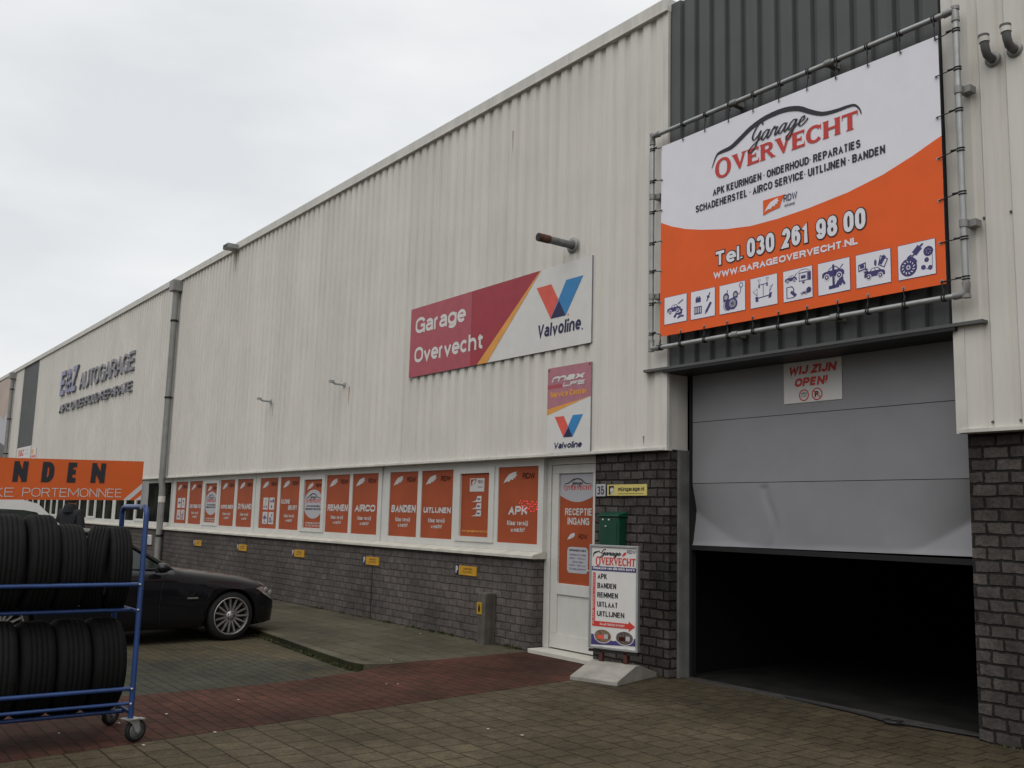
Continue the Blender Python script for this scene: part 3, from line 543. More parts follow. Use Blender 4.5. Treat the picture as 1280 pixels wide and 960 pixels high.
# windows
def icon_car(p, x, y, w, m, lay, wheel, flip=False):
    f = (lambda a: x + (1 - a) * w) if flip else (lambda a: x + a * w)
    p.poly([(f(a), y + c * w) for a, c in [(0, .1), (.0, .26), (.10, .32), (.26, .34), (.38, .47), (.66, .48), (.80, .35), (.96, .30), (1, .22), (1, .1)]], m, lay)
    p.poly([(f(a), y + c * w) for a, c in [(.32, .345), (.41, .44), (.51, .44), (.51, .345)]], wheel, lay + 1)
    p.poly([(f(a), y + c * w) for a, c in [(.55, .345), (.55, .44), (.65, .44), (.74, .345)]], wheel, lay + 1)
    for a in (.22, .78):
        p.disc(f(a), y + .1 * w, .13 * w, wheel, lay + 1, n=16); p.disc(f(a), y + .1 * w, .095 * w, m, lay + 2, n=16); p.disc(f(a), y + .1 * w, .04 * w, wheel, lay + 3, n=10)
def small_icons(p, x0, z0, k):
    """four white cards with little violet workshop pictures"""
    bw, bh = .245, .235
    for i, (a, c) in enumerate(((0, .28), (.30, .28), (0, 0), (.30, 0))):
        X = x0 + a; Z = z0 + c
        p.rect(X, X + bw, Z, Z + bh, P_FWHITE, 2)
        if k == 0:
            if i == 0: icon_car(p, X + .05, Z + .09, .15, P_PURPLE, 3, P_FWHITE)
            if i == 1: p.rect(X + .09, X + .15, Z + .13, Z + .19, P_PURPLE, 3); p.line([(X + .1, Z + .05), (X + .15, Z + .1)], .02, P_PURPLE, 3)
            if i == 2: p.line([(X + .16, Z + .19), (X + .12, Z + .13)], .02, P_PURPLE, 3); p.disc(X + .11, Z + .07, .04, P_PURPLE, 3, n=12)
            if i == 3: p.arc(X + .11, Z + .07, .05, .03, P_PURPLE, 3, n=14); p.arc(X + .15, Z + .16, .03, .012, P_PURPLE, 3, n=12)
        else:
            if i == 0: p.line([(X + .06, Z + .05), (X + .18, Z + .05), (X + .12, Z + .05), (X + .12, Z + .18), (X + .08, Z + .18), (X + .16, Z + .18)], .008, P_PURPLE, 3); p.rect(X + .04, X + .065, Z + .03, Z + .08, P_PURPLE, 4); p.rect(X + .175, X + .2, Z + .03, Z + .08, P_PURPLE, 4)
            if i == 1: icon_car(p, X + .03, Z + .14, .1, P_PURPLE, 3, P_FWHITE); p.rect(X + .15, X + .22, Z + .14, Z + .2, P_PURPLE, 3); p.disc(X + .12, Z + .06, .03, P_PURPLE, 3, n=12)
            if i == 2: icon_car(p, X + .03, Z + .09, .17, P_PURPLE, 3, P_FWHITE); p.line([(X + .12, Z + .04), (X + .12, Z + .19)], .01, P_PURPLE, 6); p.line([(X + .06, Z + .035), (X + .18, Z + .035)], .014, P_PURPLE, 3)
            if i == 3: p.line([(X + .17, Z + .2), (X + .13, Z + .15)], .03, P_PURPLE, 3); p.arc(X + .09, Z + .08, .04, .028, P_PURPLE, 3, n=14); p.arc(X + .17, Z + .06, .025, .01, P_PURPLE, 3, n=12)
YF = .10
def film(win, x0, x1, z0, z1, kind, word='', mark=True):
    b = MB(); y = YF + .014
    p = Print(b, lambda u, v, d: (u, y - d, v), .0016)
    w = x1 - x0; h = z1 - z0; cx = (x0 + x1) / 2
    p.rect(x0, x1, z0, z1, P_FILM, 0)
    if mark:
        p.feather(x0 + .12 * w, z0 + .785 * h, x0 + .46 * w, z0 + .935 * h, P_FWHITE)
        p.text('RDW', x0 + .60 * w, z0 + .84 * h, .075 * h, P_FDARK, .30 * w, 2, 0, .004)
    if kind == 'word':
        bw = min(.86 * w, .14 * len(word))
        p.text(word, cx - bw / 2, z0 + .37 * h, (.115 if len(word) < 9 else .085) * h, P_FWHITE, bw, 2, .12, .013)
        p.text('Klaar terwijl', cx - .26 * w, z0 + .232 * h, .062 * h, P_FWHITE, .52 * w, 2, 0, .004)
        p.text('u wacht!', cx - .16 * w, z0 + .148 * h, .058 * h, P_FWHITE, .34 * w, 2, 0, .004)
    if kind == 'two':
        p.text('KLEINE', x0 + .06 * w, z0 + .49 * h, .085 * h, P_FWHITE, .46 * w, 2, .12, .008)
        p.text('BEURT', x0 + .44 * w, z0 + .375 * h, .085 * h, P_FWHITE, .46 * w, 2, .12, .008)
        p.text('Klaar terwijl', cx - .26 * w, z0 + .232 * h, .06 * h, P_FWHITE, .52 * w, 2, 0, .004)
        p.text('u wacht!', cx - .16 * w, z0 + .148 * h, .058 * h, P_FWHITE, .34 * w, 2, 0, .004)
    if kind in ('icons0', 'icons1'): small_icons(p, x0 + .20 * w, z0 + .085, int(kind[-1]))
    if kind == 'logo':
        p.poly([(max(x0 + .012, min(x1 - .012, cx + .40 * math.cos(R(q)))), z0 + .49 * h + .26 * math.sin(R(q))) for q in range(0, 360, 8)], P_GREY, 2)
        p.logo(cx - .31, z0 + .51 * h, .62, lay=3)
        p.text('APK KEURINGEN', cx - .28, z0 + .43 * h, .032, P_DARK, .56, 3, 0, .003)
        p.text('ONDERHOUD  REPARATIES', cx - .33, z0 + .37 * h, .032, P_DARK, .66, 3, 0, .003)
        p.text('www.garageovervecht.nl', cx - .31, z0 + .085 * h, .035, P_FWHITE, .62, 2, 0, .002)
        p.text('Tel. 030 261 98 00', cx - .30, z0 + .03 * h, .032, P_FWHITE, .60, 2, 0, .002)
    if kind == 'cards':
        a = x0 + .29 * w; p.rect(a, a + .35, z0 + .71 * h, z0 + .92 * h, P_FWHITE, 2)
        p.poly([(a + .02, z0 + .80 * h), (a + .02, z0 + .905 * h), (a + .17, z0 + .905 * h), (a + .13, z0 + .84 * h)], P_FILM, 3); p.feather(a + .04, z0 + .81 * h, a + .14, z0 + .895 * h, P_FWHITE, 4)
        p.text('RDW', a + .2, z0 + .84 * h, .042, P_NAVY, .12, 3); p.text('erkend', a + .2, z0 + .77 * h, .02, P_NAVY, .11, 3)
        for k in range(3):
            zz = z0 + (.545 - .112 * k) * h
            p.poly([(a + .05, zz), (a + .16, zz + .02), (a + .19, zz + .08), (a + .29, zz + .085), (a + .29, zz), (a + .05, zz)][:5], P_FWHITE, 2)
            p.rect(a + .19, a + .26, zz + .03, zz + .05, P_PURPLE, 3)
        p.text('www.garageovervecht.nl', x0 + .05 * w, z0 + .07 * h, .035, P_AMBER, .88 * w, 2, 0, .002)
    return b.build('window_film', win)
def bay(x0, x1, cells, films):
    """a white frame with mullions; cells: (x0, x1, casement?)"""
    z0, z1, a, c = 1.2, 2.372, 1.292, 2.278
    b = MB(); y0, y1 = YF, YF + .07
    b.box(x0, x1, y0, y1, c, z1, M_WHITE); b.box(x0, x1, y0, y1, z0, a, M_WHITE)
    ed = [x0] + [q for k in cells for q in k[:2]] + [x1]
    for i in range(0, len(ed), 2): b.box(ed[i], ed[i + 1], y0, y1, a, c, M_WHITE)
    for k in cells:
        if k[2]:
            l, r = k[0], k[1]; y2 = y0 - .018; y3 = y1 - .002
            for q in ((l - .03, r + .03, c - .065, c + .012), (l - .03, r + .03, a - .012, a + .055)): b.box(q[0], q[1], y2, y3, q[2], q[3], M_WHITE)
            b.box(l - .03, l + .085, y2, y3, a + .055, c - .065, M_WHITE); b.box(r - .085, r + .03, y2, y3, a + .055, c - .065, M_WHITE)
    w = b.build('window', WH)
    for k, f in zip(cells, films):
        l, r, zz0, zz1 = k[0], k[1], a, c
        if k[2]: l += .085; r -= .085; zz0 += .055; zz1 -= .065
        if f: film(w, l, r, zz0, zz1, *f)
        else:
            g = MB(); g.box(l, r, YF + .014, YF + .02, zz0, zz1, M_GLASS); g.build('pane', w)
    g = MB(); g.box(x0, x1, YF + .075, YF + .08, z0, z1, M_INT); g.build('blind', w)
    return w
def cells5(x0): return [(x0 + .25, x0 + 1.13, 0), (x0 + 1.27, x0 + 2.15, 0), (x0 + 2.31, x0 + 3.23, 1), (x0 + 3.31, x0 + 4.15, 0), (x0 + 4.31, x0 + 5.15, 0)]
WINDOWS = [bay(-13.50, -9.46, [(-13.33, -12.485, 0), (-12.375, -11.52, 0), (-11.40, -10.53, 1), (-10.425, -9.567, 0)],
    [('word', 'BANDEN'), ('word', 'UITLIJNEN'), ('cards', '', False), ('word', 'APK')]),
    bay(-18.77, -13.59, [(-18.545, -17.67, 0), (-17.55, -16.68, 0), (-16.54, -15.63, 1), (-15.565, -14.69, 0), (-14.585, -13.705, 0)],
    [('icons1',), ('two',), ('logo',), ('word', 'REMMEN'), ('word', 'AIRCO')]),
    bay(-24.05, -18.79, [(-23.81, -22.935, 0), (-22.80, -21.925, 0), (-21.77, -20.86, 1), (-20.77, -19.92, 0), (-19.77, -18.92, 0)],
    [('icons0',), ('word', 'DISTRIBUTIE'), ('logo',), ('word', 'KOPPELINGEN'), ('word', 'DYNAMO')])]
for k in range(4):
    x0 = -29.35 - 5.26 * k
    if k: bay(x0, x0 + 5.25, cells5(x0), [None] * 5)
    else: bay(x0, x0 + 5.25, [(-29.12, -28.25, 0), (-28.08, -27.25, 0), (-27.10, -26.2, 1), (-26.07, -25.15, 0), (-25.05, -24.17, 0)], [None] * 5)
for q in ((-24.098, -24.052, .01, M_WHITE), (-18.787, -18.773, .012, M_BLACK), (-13.587, -13.503, .02, M_WHITE)):
    b = MB(); b.box(q[0], q[1], YF + q[2], YF + .05, 1.2, 2.37, q[3]); b.build('window_post', WH)
# a red dot-matrix display inside the last window
b = MB(); led = mat('led_red', (.9, .05, .08), emit=.75); rows = ['01001011000110010', '10100001101001101', '00101100010110010', '11010010110001011', '00101001001101000']
for j, rw in enumerate(rows):
    for i, ch in enumerate(rw):
        if ch == '1':
            x = -9.965 + i * .0235; z = 1.83 - j * .03 - i * .0012
            b.box(x, x + .012, YF + .009, YF + .0105, z, z + .014, led)
b.build('led_display', WINDOWS[0])
# reception door
b = MB(); y0 = .17
b.box(-9.53, -8.40, y0, y0 + .08, 2.285, 2.372, M_WHITE); b.box(-9.53, -9.395, y0, y0 + .08, .05, 2.285, M_WHITE); b.box(-8.47, -8.40, y0, y0 + .08, .05, 2.285, M_WHITE)
DOOR = b.build('reception_door', WH, bevel=.004)
b = MB(); y1 = y0 + .012
b.box(-9.385, -8.475, y1, y1 + .05, 2.175, 2.28, M_WHITE); b.box(-9.385, -9.26, y1, y1 + .05, .24, 2.175, M_WHITE); b.box(-8.62, -8.475, y1, y1 + .05, .24, 2.175, M_WHITE)
b.box(-9.26, -8.62, y1, y1 + .05, .705, .838, M_WHITE); b.box(-9.385, -8.475, y1, y1 + .05, .065, .24, M_WHITE); b.box(-9.26, -8.62, y1 + .02, y1 + .04, .24, .705, M_WHITE)
b.build('door_leaf', DOOR, bevel=.004)
b = MB(); b.tube([(-8.53, y1 - .001, 1.02), (-8.53, y1 - .05, 1.02), (-8.64, y1 - .05, 1.02)], .011, M_GALV, 8); b.build('door_handle', DOOR)
b = MB(); p = Print(b, lambda u, v, d: (u, y1 + .03 - d, v), .0012); x0, x1 = -9.262, -8.618; cx = -8.93
p.rect(x0, x1, .836, 2.178, P_FILM, 0)
p.poly([(x0, 2.176), (x0, 1.905)] + [(x0 + (x1 - x0) * t, 1.905 - .08 * math.sin(math.pi * t)) for t in [i / 14 for i in range(1, 14)]] + [(x1, 1.905), (x1, 2.176)], P_GREY, 1)
p.logo(-9.19, 1.965, .52, lay=2)
p.text('RECEPTIE', cx + .02, 1.665, .085, P_FWHITE, .50, 2, 0, .005, align='C'); p.text('INGANG', cx + .02, 1.552, .085, P_FWHITE, .40, 2, 0, .005, align='C')
p.feather(-9.11, 1.365, -8.965, 1.455, P_FWHITE); p.text('RDW', -8.90, 1.385, .055, P_FDARK, .16, 2)
p.rrect(-9.105, -8.722, .975, 1.285, .05, P_GREY, 2)
p.text('OPENINGSTIJDEN', -8.913, 1.235, .022, P_DARK, .31, 3, 0, .002, align='C')
for i, s in enumerate(('Maandag t/m Vrijdag', '08.00 - 17.30 uur', 'Zaterdag', '09.00 - 16.00 uur', 'Zondag gesloten')): p.text(s, -8.913, 1.185 - .042 * i, .019, P_PURPLE, .30 - .1 * (i == 2), 3, align='C')
b.build('door_film', DOOR)
b = MB(); b.box(-9.48, -8.28, -.08, .30, -.05, .05, M_SILL); b.build('door_step', WH, bevel=.008)
# garage door: three insulated panels, the lowest one dented
def gpanel(x0, x1, z0, z1, dent=False):
    b = MB(); nx, nz = (90, 28) if dent else (2, 2); vs = []
    for j in range(nz + 1):
        for i in range(nx + 1):
            x = x0 + (x1 - x0) * i / nx; z = z0 + (z1 - z0) * j / nz; y = .345
            if dent:
                u = (x - x0) / (x1 - x0); t = (z - z0) / (z1 - z0)
                for tc, amp in ((.56 * max(0, 1 - u / .27) ** 1.5, .065), (.60 * max(0, 1 - (1 - u) / .21) ** 1.1, .12), (.055 + .03 * math.sin(13 * u) * math.sin(5 * u), .08)):
                    if tc > .01: y += amp * (tc / .58) * ((1 - t) / (1 - tc) if t >= tc else t / tc)
                y += .018 * math.exp(-((u - .325 - .02 * math.sin(5 * t)) / .010) ** 2) * (t < .95) + .006 * math.exp(-((u - .72) / .03) ** 2 - ((t - .08) / .1) ** 2) * math.sin(40 * u)
                y += .004 * math.sin(9 * u + 2 * t) * math.sin(math.pi * t)
            vs.append((x, y, z + .02 * ((x - x0) / (x1 - x0)) * (1 - (z - z0) / (z1 - z0)) * dent))
    b.add(vs, [(j * (nx + 1) + i, j * (nx + 1) + i + 1, (j + 1) * (nx + 1) + i + 1, (j + 1) * (nx + 1) + i) for j in range(nz) for i in range(nx)], M_DOORP, dent)
    if not dent: b.box(x0, x1, .36, .40, z0 + .005, z1 - .005, M_BLACK)
    return b
b = MB(); b.box(-7.222, -7.19, .33, .40, 0, 3.24, M_BLACK); b.box(-4.03, -3.99, .34, .40, 0, 3.24, M_BLACK); b.box(-7.19, -4.03, .41, .415, 2.03, 3.24, M_BLACK)
GD = b.build('garage_door', WH)
for z0, z1 in ((2.035, 2.690), (2.696, 3.22)): gpanel(-7.188, -4.035, z0, z1).build('door_panel', GD)
gpanel(-7.196, -4.030, 1.375, 2.029, True).build('door_panel', GD)
b = MB(); b.box(-7.188, -4.035, .33, .39, 1.325, 1.374, M_RUBBER); b.build('bottom_seal', GD)
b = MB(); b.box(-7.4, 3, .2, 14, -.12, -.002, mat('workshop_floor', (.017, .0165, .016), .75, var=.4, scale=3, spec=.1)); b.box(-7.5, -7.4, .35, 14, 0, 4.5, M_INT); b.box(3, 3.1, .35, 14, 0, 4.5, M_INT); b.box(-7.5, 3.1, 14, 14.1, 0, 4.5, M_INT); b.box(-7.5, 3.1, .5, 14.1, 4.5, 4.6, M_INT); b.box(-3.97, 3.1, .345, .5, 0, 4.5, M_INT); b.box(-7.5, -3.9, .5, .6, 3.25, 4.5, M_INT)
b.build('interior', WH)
b = MB(); b.box(-7.22, -4.0, .19, .345, -.06, .006, mat('threshold', (.05, .048, .045), .7, var=.4, scale=9)); b.build('threshold', WH)
# pipes
def downpipe(x, r, straps, white=None):
    b = MB(); b.tube([(x, -.13, 7.2), (x, -.13, 2.3), (x + .01, -.10, 2.1), (x + .01, -.10, .02)], r, M_ZINC, 14); o = b.build('downpipe', WH)
    b = MB(); b.box(x - .15, x + .15, -.27, -.021, 7.08, 7.36, M_ZINC); b.build('rain_hopper', o, bevel=.01)
    for z in straps:
        c = MB(); yy = -.13 if z > 2.3 else -.10
        c.lathe([(r + .001, 0), (r + .014, .0), (r + .014, .05), (r + .001, .05)], (x + (.01 if z < 2.3 else 0), yy, z), (0, 0, 1), M_BLACK, 14); c.box(x - .02, x + .02, yy + r, -.02 if z > 2.3 else .0, z + .01, z + .04, M_BLACK); c.build('pipe_clamp', o)
    if white:
        c = MB(); c.tube([(x + .01, -.10, white), (x + .01, -.10, white + .15)], r + .008, M_CREAM2, 14); c.build('white_sleeve', o)
downpipe(-24.22, .076, (6.3, 4.35, .95), 1.78); downpipe(-46.4, .076, (6.6, 5.3, 3.8))
M_FLUE = mat('flue_grey', (.16, .165, .16), .6, var=.3, scale=12)
b = MB(); b.tube([(-8.83, -.01, 4.97), (-8.83, -.55, 4.97)], .047, M_FLUE, 16); rust = mat('rust', (.10, .045, .028), .85, var=.5, scale=30)
b.tube([(-8.83, -.40, 4.97), (-8.83, -.57, 4.97), (-8.83, -.571, 4.97)], [.051, .051, .04], rust, 16, caps=False); b.lathe([(.058, 0), (.10, 0), (.10, .012), (.058, .012)], (-8.83, -.034, 4.97), (0, 1, 0), M_ZINC, 18)
b.add([(-8.83 + .04 * math.cos(t * .4), -.575, 4.97 + .04 * math.sin(t * .4)) for t in range(16)], [list(range(16))], M_BLACK); b.build('flue_pipe', WH)
for x, z in ((-3.60, 5.39), (-3.425, 5.405)):
    b = MB(); b.tube([(x, -.0, z), (x, -.07, z), (x, -.115, z + .012), (x - .004, -.135, z + .06), (x - .006, -.14, z + .11)], .034, M_FLASH, 14)
    b.tube([(x - .006, -.14, z + .11), (x - .009, -.14, z + .155)], .041, M_CREAM2, 14); b.tube([(x - .01, -.14, z + .155), (x - .01, -.14, z + .175)], .043, M_FLASH, 14)
    b.lathe([(.03, 0), (.062, 0), (.062, .02), (.03, .02)], (x, -.035, z), (0, 1, 0), M_ZINC, 16); b.build('vent_elbow', WH)
for x, z in ((-17.98, 3.77), (-14.83, 3.80)):
    b = MB(); b.tube([(x, -.02, z), (x, -.20, z + .005), (x - .01, -.24, z + .03)], .018, M_GALV, 8); b.box(x - .03, x + .03, -.035, -.018, z - .04, z + .04, M_GALV); b.box(x - .05, x + .02, -.30, -.22, z + .02, z + .06, M_GALV); b.build('wall_bracket', WH)
b = MB(); b.box(-20.55, -20.25, -.30, -.055, 7.36, 7.46, M_ZINC); b.box(-20.52, -20.28, -.305, -.299, 7.38, 7.44, M_BLACK); b.build('overflow_spout', WH, bevel=.01)
M_RUN = mat('rust_run', (.33, .24, .165), .7, var=.35, scale=14)
for k, (x, z0, z1, w) in enumerate(((-20.44, 7.36, 6.85, .05), (-14.80, 3.76, 3.42, .022), (-17.93, 3.73, 3.45, .022), (-10.15, 6.88, 6.55, .012), (-12.3, 4.58, 4.2, .012), (-7.62, 2.54, 2.42, .014))):
    c = round((x + 24.14) / .2145); xc = -24.14 + .2145 * c + .052
    b = MB(); b.add([(xc - w, -.0214, z0), (xc + w, -.0214, z0), (xc + w * .7, -.0214, (z0 + z1) / 2), (xc + w * .15, -.0214, z1), (xc - w * .1, -.0214, z1 + .04), (xc - w * .5, -.0214, (z0 + z1) / 2)], [tuple(range(6))], M_RUN); b.build('rust_run', WH)
b = MB(); b.lathe([(.012, 0), (.012, .007), (.0, .008)], (0, 0, 0), (0, -1, 0), M_FLASH, 8); SCREW = b.build('screw_head', WH, recenter=False)
spots = [(-7.32 - .2145 * i + random.uniform(-.01, .01), .004, z + random.uniform(-.02, .02)) for i in range(30) for z in (6.9, 4.6, 2.55) if random.random() < .5] + [(-3.74 + .2145 * i, .004, z) for i in range(6) for z in (2.45, 4.1)]
for i, q in enumerate(spots):
    o = SCREW if i == 0 else SCREW.copy()
    if i: COL.objects.link(o)
    o.location = Vector(q) - Vector(WH.location)
SCREW.data.transform(Matrix.Translation(Vector(WH.location)))

# ------------------------------------------------------------------ the big banner and its pipe frame
FR = thing('pipe_framework', 'galvanised pipe frame over the garage door, holding the big orange and white banner', 'pipe frame', (-5.6, -.12, 3.46))
fx0, fx1, fz0, fz1, fy = -7.35, -3.84, 3.468, 5.885, -.13
b = MB(); b.tube([(fx0, fy, fz0), (fx1, fy, fz0)], .024, M_GALV, 14); b.build('bottom_pipe', FR)
b = MB(); b.tube([(fx0, fy, fz1), (fx1, fy, fz1)], .024, M_GALV, 14); b.build('top_pipe', FR)
for x in (fx0, fx1):
    b = MB(); b.tube([(x, fy, fz0), (x, fy, fz1)], .024, M_GALV, 14); b.build('side_pipe', FR)
    for z, sg in ((fz0, 1), (fz1, -1)):
        sx = 1 if x == fx0 else -1
        c = MB(); c.tube([(x + sx * .10, fy, z), (x, fy, z), (x, fy, z + sg * .10)], .034, M_ZINC, 14); c.tube([(x, fy, z - sg * .03), (x, fy, z)], .034, M_ZINC, 14); c.build('corner_fitting', FR)
    for z in (4.05, 5.183):
        c = MB(); c.tube([(x, fy, z - .03), (x, fy, z + .03)], .034, M_ZINC, 14); s = 1 if x > -5 else 1
        c.box(x + .0 if s > 0 else x - .09, x + .09, fy + .02, -.02, z - .028, z + .028, M_ZINC); c.build('wall_clamp', FR)
for x, z in ((-6.19, fz1), (-5.06, fz1), (-6.19, fz0), (-5.05, fz0)):
    c = MB(); c.tube([(x - .035, fy, z), (x + .035, fy, z)], .033, M_ZINC, 14); c.box(x - .03, x + .03, fy + .02, 0, z - .028, z + .028, M_ZINC); c.build('pipe_coupler', FR)
BN = thing('banner', 'large orange and white banner with a telephone number, tied into the pipe frame', 'banner', (-5.6, -.14, 3.58))
b = MB(); BY = -.140
def bmap(u, v, d): return (u, BY - d - .006 * math.sin(2.1 * u + 1.3 * v), v)
p = Print(b, bmap, .0012)
bx0, bx1, bz0, bz1 = -7.208, -3.995, 3.580, 5.722
nx, nz = 24, 16
b.add([bmap(bx0 + (bx1 - bx0) * i / nx, bz0 + (bz1 - bz0) * j / nz, 0) for j in range(nz + 1) for i in range(nx + 1)], [(j * (nx + 1) + i, j * (nx + 1) + i + 1, (j + 1) * (nx + 1) + i + 1, (j + 1) * (nx + 1) + i) for j in range(nz) for i in range(nx)], P_WHITE)
edge = [(-7.208, 4.852), (-7.05, 4.775), (-6.85, 4.70), (-6.63, 4.64), (-6.3, 4.57), (-5.98, 4.528), (-5.65, 4.522), (-5.3, 4.538), (-4.88, 4.58), (-4.53, 4.65), (-4.25, 4.74), (-4.09, 4.803), (-3.995, 4.838)]
for (a, c), (e, f) in zip(edge, edge[1:]):
    for k in range(3):
        u0 = a + (e - a) * k / 3; u1 = a + (e - a) * (k + 1) / 3; v0 = c + (f - c) * k / 3; v1 = c + (f - c) * (k + 1) / 3
        for q in range(4): p.poly([(u0, bz0 + (v0 - bz0) * q / 4), (u1, bz0 + (v1 - bz0) * q / 4), (u1, bz0 + (v1 - bz0) * (q + 1) / 4), (u0, bz0 + (v0 - bz0) * (q + 1) / 4)], P_ORANGE, 1.5)
p.logo(-6.455, 5.125, 1.70, lay=4)
p.text('APK KEURINGEN · ONDERHOUD· REPARATIES', -6.465, 4.963, .076, P_DARK, 1.725, 4, 0, .0042)
p.text('SCHADEHERSTEL · AIRCO SERVICE· UITLIJNEN · BANDEN', -6.703, 4.840, .076, P_DARK, 2.20, 4, 0, .0042)
p.poly([(-5.82, 4.745), (-5.555, 4.742), (-5.60, 4.69), (-5.62, 4.63), (-5.72, 4.617), (-5.82, 4.597)], P_ORANGE, 4); p.feather(-5.80, 4.625, -5.63, 4.725, P_WHITE, 6)
p.text('RDW', -5.575, 4.668, .068, P_NAVY, .155, 4); p.text('erkend', -5.565, 4.615, .032, P_NAVY, .115, 4)
for t, u, w in (('Tel.', -6.44, .36), ('030', -6.025, .335), ('261', -5.60, .30), ('98', -5.215, .225), ('00', -4.925, .22)):
    hh = .145 if t == 'Tel.' else .19
    p.text(t, u, 4.212, hh, P_DARK, w, 4, 0, .009 if hh < .15 else .012, grow=.011); p.text(t, u, 4.212, hh, P_WHITE, w, 6.5, 0, .009 if hh < .15 else .012)
p.text('WWW.GARAGEOVERVECHT.NL', -6.46, 4.082, .066, P_WHITE, 1.68, 4, 0, .007)
IX = [(-7.137, -6.823), (-6.762, -6.440), (-6.378, -6.054), (-5.985, -5.665), (-5.593, -5.269), (-5.204, -4.874), (-4.81, -4.478), (-4.407, -4.078)]
for i, (a, c) in enumerate(IX):
    z0, z1 = 3.702 - .003 * i, 3.994 - .0025 * i; w = c - a; h = z1 - z0
    p.rect(a - .004, c + .004, z0 - .004, z1 + .004, P_PURPLE, 4); p.rect(a, c, z0, z1, P_WHITE, 5)
    X = lambda t: a + w * t
    Z = lambda t: z0 + h * t
    Ln = lambda q, ww=.012, cl=False, l=6: p.line([(X(s), Z(t)) for s, t in q], ww * w / .32, P_PURPLE, l, cl)
    if i == 0:
        icon_car(p, X(.13), Z(.36), w * .62, P_PURPLE, 6, P_WHITE); Ln([(.62, .68), (.85, .80)], .012)
        Ln([(.45, .2), (.55, .34), (.68, .3), (.80, .36)], .03); Ln([(.60, .16), (.75, .22), (.88, .2)], .022); p.disc(X(.78), Z(.42), .05 * w, P_PURPLE, 6, n=12)
    if i == 1:
        p.rect(X(.2), X(.42), Z(.58), Z(.75), P_PURPLE, 6); p.rect(X(.24), X(.29), Z(.75), Z(.8), P_PURPLE, 6); p.rect(X(.33), X(.38), Z(.75), Z(.8), P_PURPLE, 6)
        Ln([(.80, .86), (.72, .66), (.66, .56)], .014); Ln([(.68, .7), (.78, .73)], .03); Ln([(.64, .18), (.84, .5)], .03); Ln([(.6, .12), (.66, .2)], .014)
        p.rect(X(.14), X(.46), Z(.16), Z(.44), P_PURPLE, 6)
        for k in range(4): p.rect(X(.17 + .075 * k), X(.20 + .075 * k), Z(.2), Z(.4), P_WHITE, 7)
    if i == 2:
        for u, v, r in ((.26, .56, .12), (.63, .60, .10)):
            p.disc(X(u), Z(v), r * w, P_PURPLE, 6, n=18, ry=r * 1.1 * w); p.disc(X(u), Z(v - .01), r * .6 * w, P_GREY, 7, n=14); p.rect(X(u - r * .9), X(u + r * .9), Z(v - r * 1.25), Z(v - r * .75), P_PURPLE, 8)
        Ln([(.3, .68), (.32, .8)], .01); Ln([(.72, .56), (.82, .64), (.85, .8)], .008); p.arc(X(.85), Z(.88), .07 * w, .007, P_PURPLE, 6, n=16)
        p.disc(X(.26), Z(.27), .12 * w, P_GREY, 6, n=18, ry=.19 * h); p.disc(X(.36), Z(.28), .14 * w, P_PURPLE, 7, n=20, ry=.2 * h); p.disc(X(.52), Z(.3), .19 * w, P_PURPLE, 8, n=24, ry=.2 * h); p.disc(X(.52), Z(.3), .13 * w, P_GREY, 9, n=20, ry=.14 * h)
        for q in range(0, 360, 45): p.line([(X(.52), Z(.3)), (X(.52) + .12 * w * math.cos(R(q)), Z(.3) + .13 * h * math.sin(R(q)))], .006, P_PURPLE, 10)
    if i == 3:
        Ln([(.32, .74), (.64, .74)], .008); Ln([(.48, .74), (.48, .32)], .007); Ln([(.24, .3), (.74, .34)], .01)
        for u, v in ((.33, .72), (.63, .74)): p.rect(X(u - .025), X(u + .025), Z(v - .08), Z(v + .04), P_PURPLE, 7); Ln([(u - .04, v + .2), (u, v + .05), (u + .05, v + .2), (u - .04, v + .2)], .005)
        for u, v, t in ((.25, .26, -.02), (.72, .32, .04)): p.poly([(X(u - .05), Z(v - .07)), (X(u + .05), Z(v - .07)), (X(u + .05 + t), Z(v + .1)), (X(u - .05 + t), Z(v + .1))], P_PURPLE, 7); Ln([(u, v + .12), (u - .1 + 3 * t, v + .3), (u + .04 + 2 * t, v + .36), (u, v + .12)], .006)
    if i == 4:
        icon_car(p, X(.06), Z(.6), w * .42, P_PURPLE, 6, P_WHITE); Ln([(.38, .75), (.47, .86)], .008)
        Ln([(.56, .58), (.84, .58), (.84, .84), (.56, .84)], .01, True); Ln([(.62, .7), (.78, .7)], .03); p.rect(X(.86), X(.96), Z(.56), Z(.84), P_PURPLE, 6); Ln([(.66, .52), (.74, .52)], .02); Ln([(.5, .86), (.62, .94), (.8, .94), (.92, .86)], .004)
        Ln([(.12, .1), (.12, .46), (.3, .46), (.36, .38), (.36, .1)], .011, True); Ln([(.26, .3), (.44, .14)], .03); icon_car(p, X(.60), Z(.12), w * .24, P_PURPLE, 6, P_WHITE); p.disc(X(.88), Z(.25), .085 * w, P_PURPLE, 7, n=16); Ln([(.84, .26), (.87, .21), (.93, .32)], .012, False, 9)
    if i == 5:
        icon_car(p, X(.13), Z(.44), w * .70, P_PURPLE, 6, P_WHITE); Ln([(.50, .2), (.50, .88)], .022, False, 10); Ln([(.34, .18), (.66, .2)], .03); Ln([(.68, .70), (.80, .84)], .008)
        p.disc(X(.76), Z(.48), .035 * w, P_PURPLE, 6, n=10); Ln([(.76, .44), (.74, .32), (.68, .2)], .03); Ln([(.76, .36), (.84, .2)], .022); Ln([(.62, .28), (.7, .4), (.74, .4)], .016); Ln([(.6, .22), (.66, .34)], .03)
